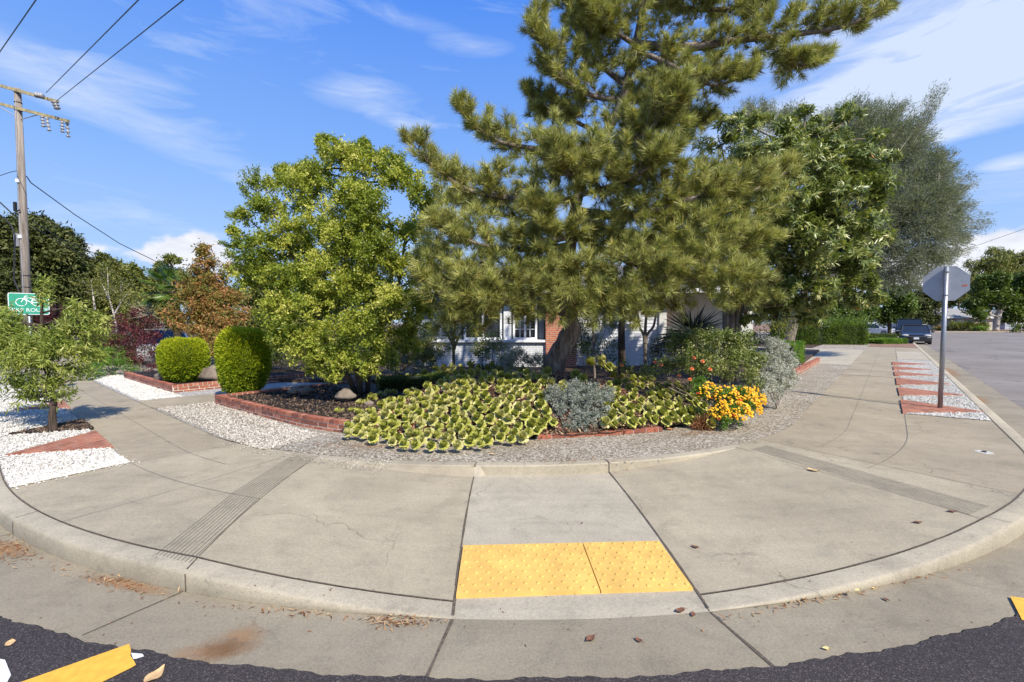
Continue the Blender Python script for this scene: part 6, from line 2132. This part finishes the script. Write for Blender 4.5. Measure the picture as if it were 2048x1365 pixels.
def paint(name, c):
    m_, b = mat(name)
    p = b.n('ShaderNodeBsdfPrincipled', _Roughness=.28, _Metallic=.3); p.inputs['Base Color'].default_value = (*c, 1); p.inputs['Coat Weight'].default_value = .8
    o = b.n('ShaderNodeOutputMaterial'); b.l(p.outputs[0], o.inputs[0]); return m_


M['car_dark'] = paint('car_charcoal', (.035, .037, .042)); M['car_black'] = paint('car_black', (.012, .013, .018)); M['car_white'] = paint('car_white', (.7, .7, .7)); M['car_silver'] = paint('car_silver', (.30, .28, .27))
M['lens'] = simple('headlamp_lens', (.55, .52, .45), .15, 0, .1)
cang = math.atan2(-UR[1], -UR[0])
c1 = P(1846, 686, 35.6); car('parked_car', (c1[0] + 1.0, c1[1] + 1.9), cang + .02, 4.5, 1.86, 1.50, M['car_dark'], 'charcoal car facing the camera, parked first at the kerb')
c2_ = P(1817, 680, 45); tk_ = car('pickup_truck', (c2_[0], c2_[1]), cang, 5.4, 2.1, 2.05, M['car_black'], 'black pickup truck parked behind the charcoal car', 'truck', truck=True)
for s_ in (-1, 1):
    rk = MB(); rk.box((.2, s_ * 1.12, 1.42), (.10, .34, .30)); rk.build('towing_mirror', M['car_white'], None).parent = tk_
c3 = P(1781, 662, 66); car('parked_car', (c3[0], c3[1]), cang + .3, 4.4, 1.8, 1.55, M['car_silver'], 'silver-brown car in the distance left of the truck')
c4 = P(1750, 664, 62); car('parked_car', (c4[0], c4[1]), cang + 1.2, 4.4, 1.8, 1.5, M['car_white'], 'white car in the distance above the wide hedge')
wc = P(310, 702, 19.5); car('parked_car', (wc[0], wc[1]), 2.4, 4.4, 1.8, 1.45, M['car_white'], 'white car glimpsed behind the maroon maple shrubs')

# far lots across the street
mb = MB(); mb.prism([(25, 80), (160, 80), (400, 300), (25, 300)], -.02, .14)
struct('far_lot', mb.build('l', M['dirt']))
mb = MB(); mb.prism([(24.8, 79.7), (160, 79.7), (160, 79.98), (24.8, 79.98)], -.02, .15)
struct('far_kerb', mb.build('l', M['conc']))
mb = MB(); mb.prism([(-200, 40), (-24, 40), (20, 60), (24, 120), (20, 300), (-300, 300)], -.02, .10)
struct('far_ground', mb.build('l', M['soil']))


def far_house(px0, px1, Y, pyr, wallm, label, D=9):
    x0, x1 = P(px0, 650, Y)[0], P(px1, 650, Y)[0]
    hh_ = empty('house', ((x0 + x1) / 2, Y + D / 2, .14), label, 'house')
    ze = 2.7; zr = P(0, pyr, Y)[2]
    mb = MB(); mb.box(((x0 + x1) / 2, Y + D / 2, 1.4), (x1 - x0, D, 2.6)); mb.build('wall', wallm, hh_)
    mb = MB(); o_ = .6
    mb.add([(x0 - o_, Y - o_, ze), (x1 + o_, Y - o_, ze), (x1 + o_, Y + D + o_, ze), (x0 - o_, Y + D + o_, ze), (x0 + 2.5, Y + D / 2, zr), (x1 - 2.5, Y + D / 2, zr)], [(0, 1, 5, 4), (1, 2, 5), (2, 3, 4, 5), (3, 0, 4), (3, 2, 1, 0)])
    mb.build('roof', M['shingle2'], hh_)
    mb = MB(); mb.box(((x0 + x1) / 2, Y - o_ - .02, ze - .06), (x1 - x0 + 2 * o_, .04, .22)); mb.build('fascia', M['white_paint'], hh_)
    w_ = (x1 - x0)
    for k in (.12, .5, .8):
        mb = MB(); mb.box((x0 + w_ * k, Y - .03, 1.7), (w_ * .14, .05, 1.0)); wf = mb.build('window', M['white_paint'], hh_)
        mb = MB(); mb.box((x0 + w_ * k, Y - .06, 1.7), (w_ * .14 - .2, .02, .84)); pn = mb.build('pane', M['glass']); pn.parent = wf; pn.location = -hh_.location
    mb = MB(); mb.box((x0 + w_ * .31, Y - .03, 1.2), (w_ * .16, .05, 2.1)); mb.build('garage_door', M['white_paint'], hh_)
    return hh_


M['shingle2'] = simple('pale_shingles', (.27, .26, .24), .9, 0, .2, 4)
M['wall_beige'] = simple('beige_wall', (.48, .44, .38), .8, 0, .06, 2)
M['wall_blue'] = simple('grey_blue_wall', (.36, .40, .44), .8, 0, .06, 2)
far_house(1890, 1985, 92, 616, M['wall_beige'], 'beige house with long grey roof in the distance right of the road sign')
far_house(1835, 1885, 100, 617, M['wall_blue'], 'grey house partly hidden by the post in the distance')
far_house(1720, 1765, 78, 625, M['wall_blue'], 'small grey-roofed house in the distance above the wide hedge')
far_house(1640, 1690, 72, 628, M['wall_beige'], 'pale house hidden behind the trees over the wide hedge, leftmost')
far_house(2010, 2100, 100, 620, M['wall_blue'], 'distant house behind the big street tree at the right edge')

far_tree('street_tree', 'dense dark street tree with pale trunk at the right edge', gp(1992, 84), [(1990, 590, 34, 84), (1960, 610, 26, 84), (2020, 600, 34, 84), (1990, 560, 26, 84), (2040, 570, 34, 84), (2025, 630, 26, 84), (1965, 630, 16, 83), (2045, 610, 30, 84)], LM['hedge'], .55, .28, 1.0, 20, barkm='bark_pale', tr=(.5, .2))
far_tree('weeping_tree', 'tall thin weeping tree in the distance right of the road sign', gp(1975, 100), [(1960, 530, 20, 100), (1985, 520, 24, 100), (2010, 525, 20, 100), (1950, 560, 20, 100), (1990, 555, 26, 100), (2030, 540, 22, 100), (1940, 590, 18, 100), (1960, 600, 22, 100), (2045, 550, 20, 100), (2040, 515, 14, 100), (1985, 503, 10, 100)], LM['olive'], .8, .18, .8, 14, barkm='bark_pale', tr=(.35, .12), droop=.9)
far_tree('street_tree', 'round dark tree behind the parked cars', gp(1845, 70), [(1840, 600, 26, 70), (1860, 610, 22, 70), (1820, 610, 24, 70), (1850, 630, 22, 70), (1825, 635, 22, 70), (1850, 590, 16, 70), (1870, 640, 14, 70)], LM['conifer'], .45, .22, 1.4, 20, tr=(.3, .1))
far_tree('street_tree', 'glossy green tree under the feathery tree, over the wide hedge', gp(1780, 50), [(1760, 600, 28, 50), (1790, 610, 28, 50), (1740, 625, 26, 50), (1780, 635, 24, 50), (1805, 620, 20, 50), (1770, 580, 22, 50), (1800, 590, 18, 50)], LM['hedge'], .32, .17, 2.4, 20, tr=(.2, .08))
far_tree('street_tree', 'bushy tree above the left half of the wide hedge', gp(1670, 42), [(1660, 610, 34, 42), (1700, 605, 30, 42), (1640, 635, 24, 41), (1690, 635, 26, 41), (1720, 620, 22, 42), (1650, 580, 30, 42), (1720, 640, 14, 40)], LM['hedge'], .27, .14, 3, 22, tr=(.2, .08), barkm='bark_dark')
far_tree('street_tree', 'olive tree in the distance between post and beige house', gp(1915, 110), [(1910, 600, 16, 110), (1925, 590, 16, 110), (1900, 610, 12, 110), (1935, 605, 12, 110)], LM['olive'], .7, .3, .9, 16, tr=(.3, .1))
for px_, Y_, r_, mt_, lb in [(1925, 84, 17, 'olive', 'wide olive shrub before the beige house'), (1955, 83, 14, 'olive', 'olive shrub between the beige house and the street tree'), (1908, 85, 12, 'orange', 'rust-tinted shrub beside the far pole'), (1965, 81, 8, 'bright', 'low trimmed green hedge at the far kerb'), (2040, 76, 12, 'hedge', 'dark shrub at the right edge by the far kerb'), (1880, 86, 9, 'orange', 'rusty shrub behind the charcoal car'), (1950, 82, 7, 'hedge', 'small dark shrub at the far kerb')]:
    cc_ = P(px_, 655, Y_)
    bls = [(np.array([cc_[0] + dx_ * r_ / F * Y_, Y_, .14 + (.55 * r_ / F * Y_)]), np.array([1, 1, .8]) * r_ * .62 / F * Y_) for dx_ in (-.9, 0, .9)]
    plant('far_shrub', (cc_[0], Y_, .14), lb, 'shrub', bls, LM[mt_], .35, .15, 3, 22, tw=20, jit=.2, twr=.01, group='shrubs across the street')
# far trees ring so the horizon reads as a leafy suburb
for i, (px_, Y_, h_, mt_) in enumerate([(620, 60, 40, 'olive'), (780, 66, 46, 'conifer'), (900, 62, 40, 'hedge'), (1020, 70, 50, 'olive'), (1380, 60, 40, 'conifer'), (1500, 56, 40, 'olive'), (1580, 60, 46, 'hedge'), (330, 60, 52, 'hedge'), (440, 60, 50, 'olive'), (1790, 130, 22, 'olive'), (1890, 135, 24, 'hedge'), (-120, 40, 120, 'olive'), (2110, 110, 90, 'hedge')]):
    c_ = P(px_, 655, Y_)
    r = h_ / F * Y_ * .55
    bls = [(np.array([c_[0] + rng.normal() * r * .7, Y_ + rng.normal() * r * .4, 1.5 + r * (.6 + .9 * rng.random())]), np.array([r, r, r]) * rng.uniform(.6, .9)) for _ in range(6)]
    lab = ['leafy tree behind the fruit tree, far left', 'dark tree behind the fruit tree, far back', 'green tree far behind the white brick ledge', 'olive tree far behind the house roof', 'dark tree far behind the porch', 'olive tree far behind the broadleaf trunks', 'green tree far behind the clipped cube hedge', 'green tree far behind the palm', 'olive tree far behind the autumn tree', 'distant olive tree over the far silver car', 'distant green tree over the grey house', 'olive tree out past the left picture edge', 'green tree out past the right picture edge'][i]
    plant('far_tree', (c_[0], Y_, .1), lab, 'tree', bls, LM[mt_], .5, .24, 1.2, 18, trunk=[np.array([c_[0], Y_, .1]), np.array([c_[0], Y_, 2.5]), np.array([c_[0], Y_, 2 + r])], tr=(.25, .1), limb_r=.08, tw=30, twr=.02, jit=.3, group='far trees on the skyline')
# far utility pole
fp = P(1873, 660, 88); fp[2] = .1
fpo = empty('utility_pole', fp, 'distant thin utility pole rising behind the octagonal sign', 'utility pole')
ft = P(1873, 511, 88)
mb = MB(); mb.tube([fp, ft], [.17, .13], 10); mb.build('pole', M['pole_wood'], fpo)
mb = MB(); mb.box((ft[0], 88, ft[2] - .5), (4.4, .15, .18), .25); mb.build('crossarm', M['pole_wood'], fpo)
for dx_ in (-2, -.8, 2.0):
    mb = MB(); mb.tube([(ft[0] + dx_, 88 + dx_ * .25, ft[2] - .4), (ft[0] + dx_, 88 + dx_ * .25, ft[2] + .1)], [.12, .08], 8); mb.build('insulator', M['ceramic'], fpo)
for k_, (ya, yb_, lb) in enumerate([(516, 440, 'distant wire from the far pole to the right edge, topmost'), (545, 500, 'distant wire from the far pole to the right edge, lower')]):
    wire([P(1873, ya, 88), P(1960, ya - (ya - yb_) * .35, 80), P(2100, yb_, 70)], .03, lb)
wire([P(1690, 560, 60), P(1800, 556, 76), P(1873, 541, 88)], .04, 'distant wire reaching the far pole from behind the feathery tree')

# ------------------------------------------------------------------ fallen leaves and litter
def dleaf(px, py, size, kind, ang=None, z=None):
    size *= 1.35
    z0 = H(*G(px, py, .05)) if z is None else z
    p = G(px, py, z0); z0 = H(*p) if z is None else z; p = G(px, py, z0)
    mb = MB(); a = rng.uniform(0, 6.28) if ang is None else ang
    nu = 6
    def f(u_, v_):
        t_ = u_ * 2 - 1; w = math.sin(math.pi * u_ ** .8) * .30 + .004
        x = t_ * .5; y = (v_ * 2 - 1) * w
        zz = .07 * t_ * t_ + .05 * (v_ * 2 - 1) ** 2 + .03 * math.sin(t_ * 5 + px) * (v_ * 2 - 1) + .035
        return (p[0] + size * (x * math.cos(a) - y * math.sin(a)), p[1] + size * (x * math.sin(a) + y * math.cos(a)), z0 + .006 + size * zz)
    mb.grid(f, nu, 4)
    c = p + np.array([math.cos(a), math.sin(a)]) * size * -.5
    mb.tube([(c[0], c[1], z0 + .006 + size * .13), (c[0] - math.cos(a) * size * .35, c[1] - math.sin(a) * size * .35, z0 + .008)], size * .02, 4)
    o = mb.build('fallen_leaf', M['leaf_' + kind], smooth=True)
    return o


M['leaf_o'] = simple('leaf_orange', (.46, .20, .08), .7, 0, .3, 50); M['leaf_b'] = simple('leaf_brown', (.17, .075, .04), .8, 0, .4, 50); M['leaf_t'] = simple('leaf_tan', (.55, .36, .17), .7, 0, .25, 50); M['leaf_y'] = simple('leaf_yellow', (.70, .55, .22), .7, 0, .2, 50)
for x, y, s, k_, lb in [(1627, 943, .085, 't', 'tan curled leaf standing on the right slab near the grooved band'), (1602, 1196, .085, 'o', 'orange leaf in the gutter below the right kerb'), (1836, 1047, .05, 'b', 'brown leaf on the slab near the right kerb'), (1903, 1025, .05, 'b', 'brown leaf at the lower end of the right grooved band'),
                        (1180, 1281, .05, 'b', 'curled rust leaf on the gutter in front of the tactile panels'), (1277, 1283, .035, 'b', 'small brown leaf right of the rust one on the gutter'), (1360, 1224, .05, 'b', 'narrow brown leaf below the right tactile panel'), (1390, 1096, .045, 'b', 'red-brown leaf beside the right tactile panel on the slab'),
                        (310, 1356, .085, 't', 'tan leaf on the dark asphalt beside the yellow line'), (20, 1291, .05, 't', 'tan leaf on the dark asphalt at the left edge'), (1164, 1048, .018, 'b', 'small dark leaf scrap on the pale landing slab'), (984, 910, .06, 't', 'tan leaf on the pebbled strip above the back kerb'),
                        (1338, 860, .09, 'o', 'orange leaf at the right end of the low bricks'), (1386, 1232, .035, 'b', 'dark leaf scrap near the right ramp joint'), (735, 878, .10, 'o', 'orange leaf at the left foot of the succulents'), (1745, 1178, .03, 'y', 'small yellow leaf in the right gutter'), (1715, 1183, .03, 'y', 'thin yellow leaf beside the small yellow one in the right gutter'),
                        (1652, 1300, .03, 'y', 'yellow leaf scrap at the asphalt edge on the right'), (1773, 1202, .03, 'b', 'dark leaf in the right gutter')]:
    o = dleaf(x, y, s, k_, z=0.004 if y > 1190 else (.15 if y < 915 else None)); tag(o, lb, 'leaf', 'fallen leaves on the pavement')


def litter(px, py, rx, ry, n, rot, name='leaf_litter', z=.004, L=(.02, .06), Wd=(.003, .012), gz=0.):
    c = G(px, py, gz)
    a = rng.normal(size=n) * rx * .5; e = rng.normal(size=n) * ry * .5
    pos = np.stack([c[0] + a * math.cos(rot) - e * math.sin(rot), c[1] + a * math.sin(rot) + e * math.cos(rot), np.full(n, z) + rng.uniform(.001, .012, n)], 1)
    d = rdir(n); d[:, 2] *= .15
    pl = leafpolys(pos, d, np.tile([0, 0, 1.], (n, 1)) + rdir(n) * .3, rng.uniform(*L, n), rng.uniform(*Wd, n), .3)
    tag(fastmesh(name, pl, 4, np.tile(rng.random(n), 2), LM['dry']), kind='stuff')


litter(15, 1098, .45, .10, 180, -.45); litter(240, 1168, .5, .06, 110, -.28); litter(800, 1243, .20, .06, 100, -.05); litter(1230, 946, .22, .03, 60, .1, gz=.02, z=.022); litter(1680, 1193, .9, .03, 90, .28); litter(600, 1228, .8, .04, 60, -.12)
litter(1400, 868, .5, .10, 220, .2, z=.150, gz=.14); litter(760, 895, .9, .10, 250, -.1, z=.150, gz=.14); litter(1150, 925, 1.6, .12, 120, .05, z=.150, gz=.14); litter(1830, 720, 3.5, .2, 300, .87); litter(120, 935, .5, .25, 40, 0, z=.165, gz=.14); litter(60, 840, .6, .4, 50, 0, z=.165, gz=.14); litter(1880, 800, .8, .5, 60, .8, z=.165, gz=.14); litter(480, 840, 1.2, .3, 60, -.4, z=.165, gz=.14); litter(1000, 890, 1.2, .1, 150, 0, z=.15, gz=.14)
# crumbs scattered everywhere on the pavement
n = 260
xs = rng.uniform(20, 2030, n); ys = rng.uniform(905, 1300, n)
pos = []
for x, y in zip(xs, ys):
    z_ = H(*G(x, y, .08)); p = G(x, y, z_); z_ = H(*p); s_, D_ = SD(*p)
    pos.append((p[0], p[1], z_ + .006))
pos = np.array(pos)
dd = rdir(n); dd[:, 2] = 0
pl = leafpolys(pos, dd, np.tile([0, 0, 1.], (n, 1)), rng.uniform(.006, .028, n), rng.uniform(.003, .008, n), .2)
tag(fastmesh('pavement_crumbs', pl, 4, np.tile(rng.random(n) * .5, 2), LM['dry']), kind='stuff')
# small survey marker with a pale ring
p = G(1968, 905, .14)
mb = MB(); mb.tube([(p[0], p[1], .13), (p[0], p[1], .1435)], .085, 24); o = struct('pale_ring', mb.build('r', simple('pale_ring', (.46, .44, .39), .9, 0, .4, 30)))
mb = MB(); mb.tube([(p[0], p[1], .14), (p[0], p[1], .152)], [.03, .022], 12); mb.box((p[0], p[1], .155), (.05, .008, .008)); tag(mb.build('survey_marker', M['black']), 'small dark metal marker in a pale ring on the right sidewalk', 'marker')
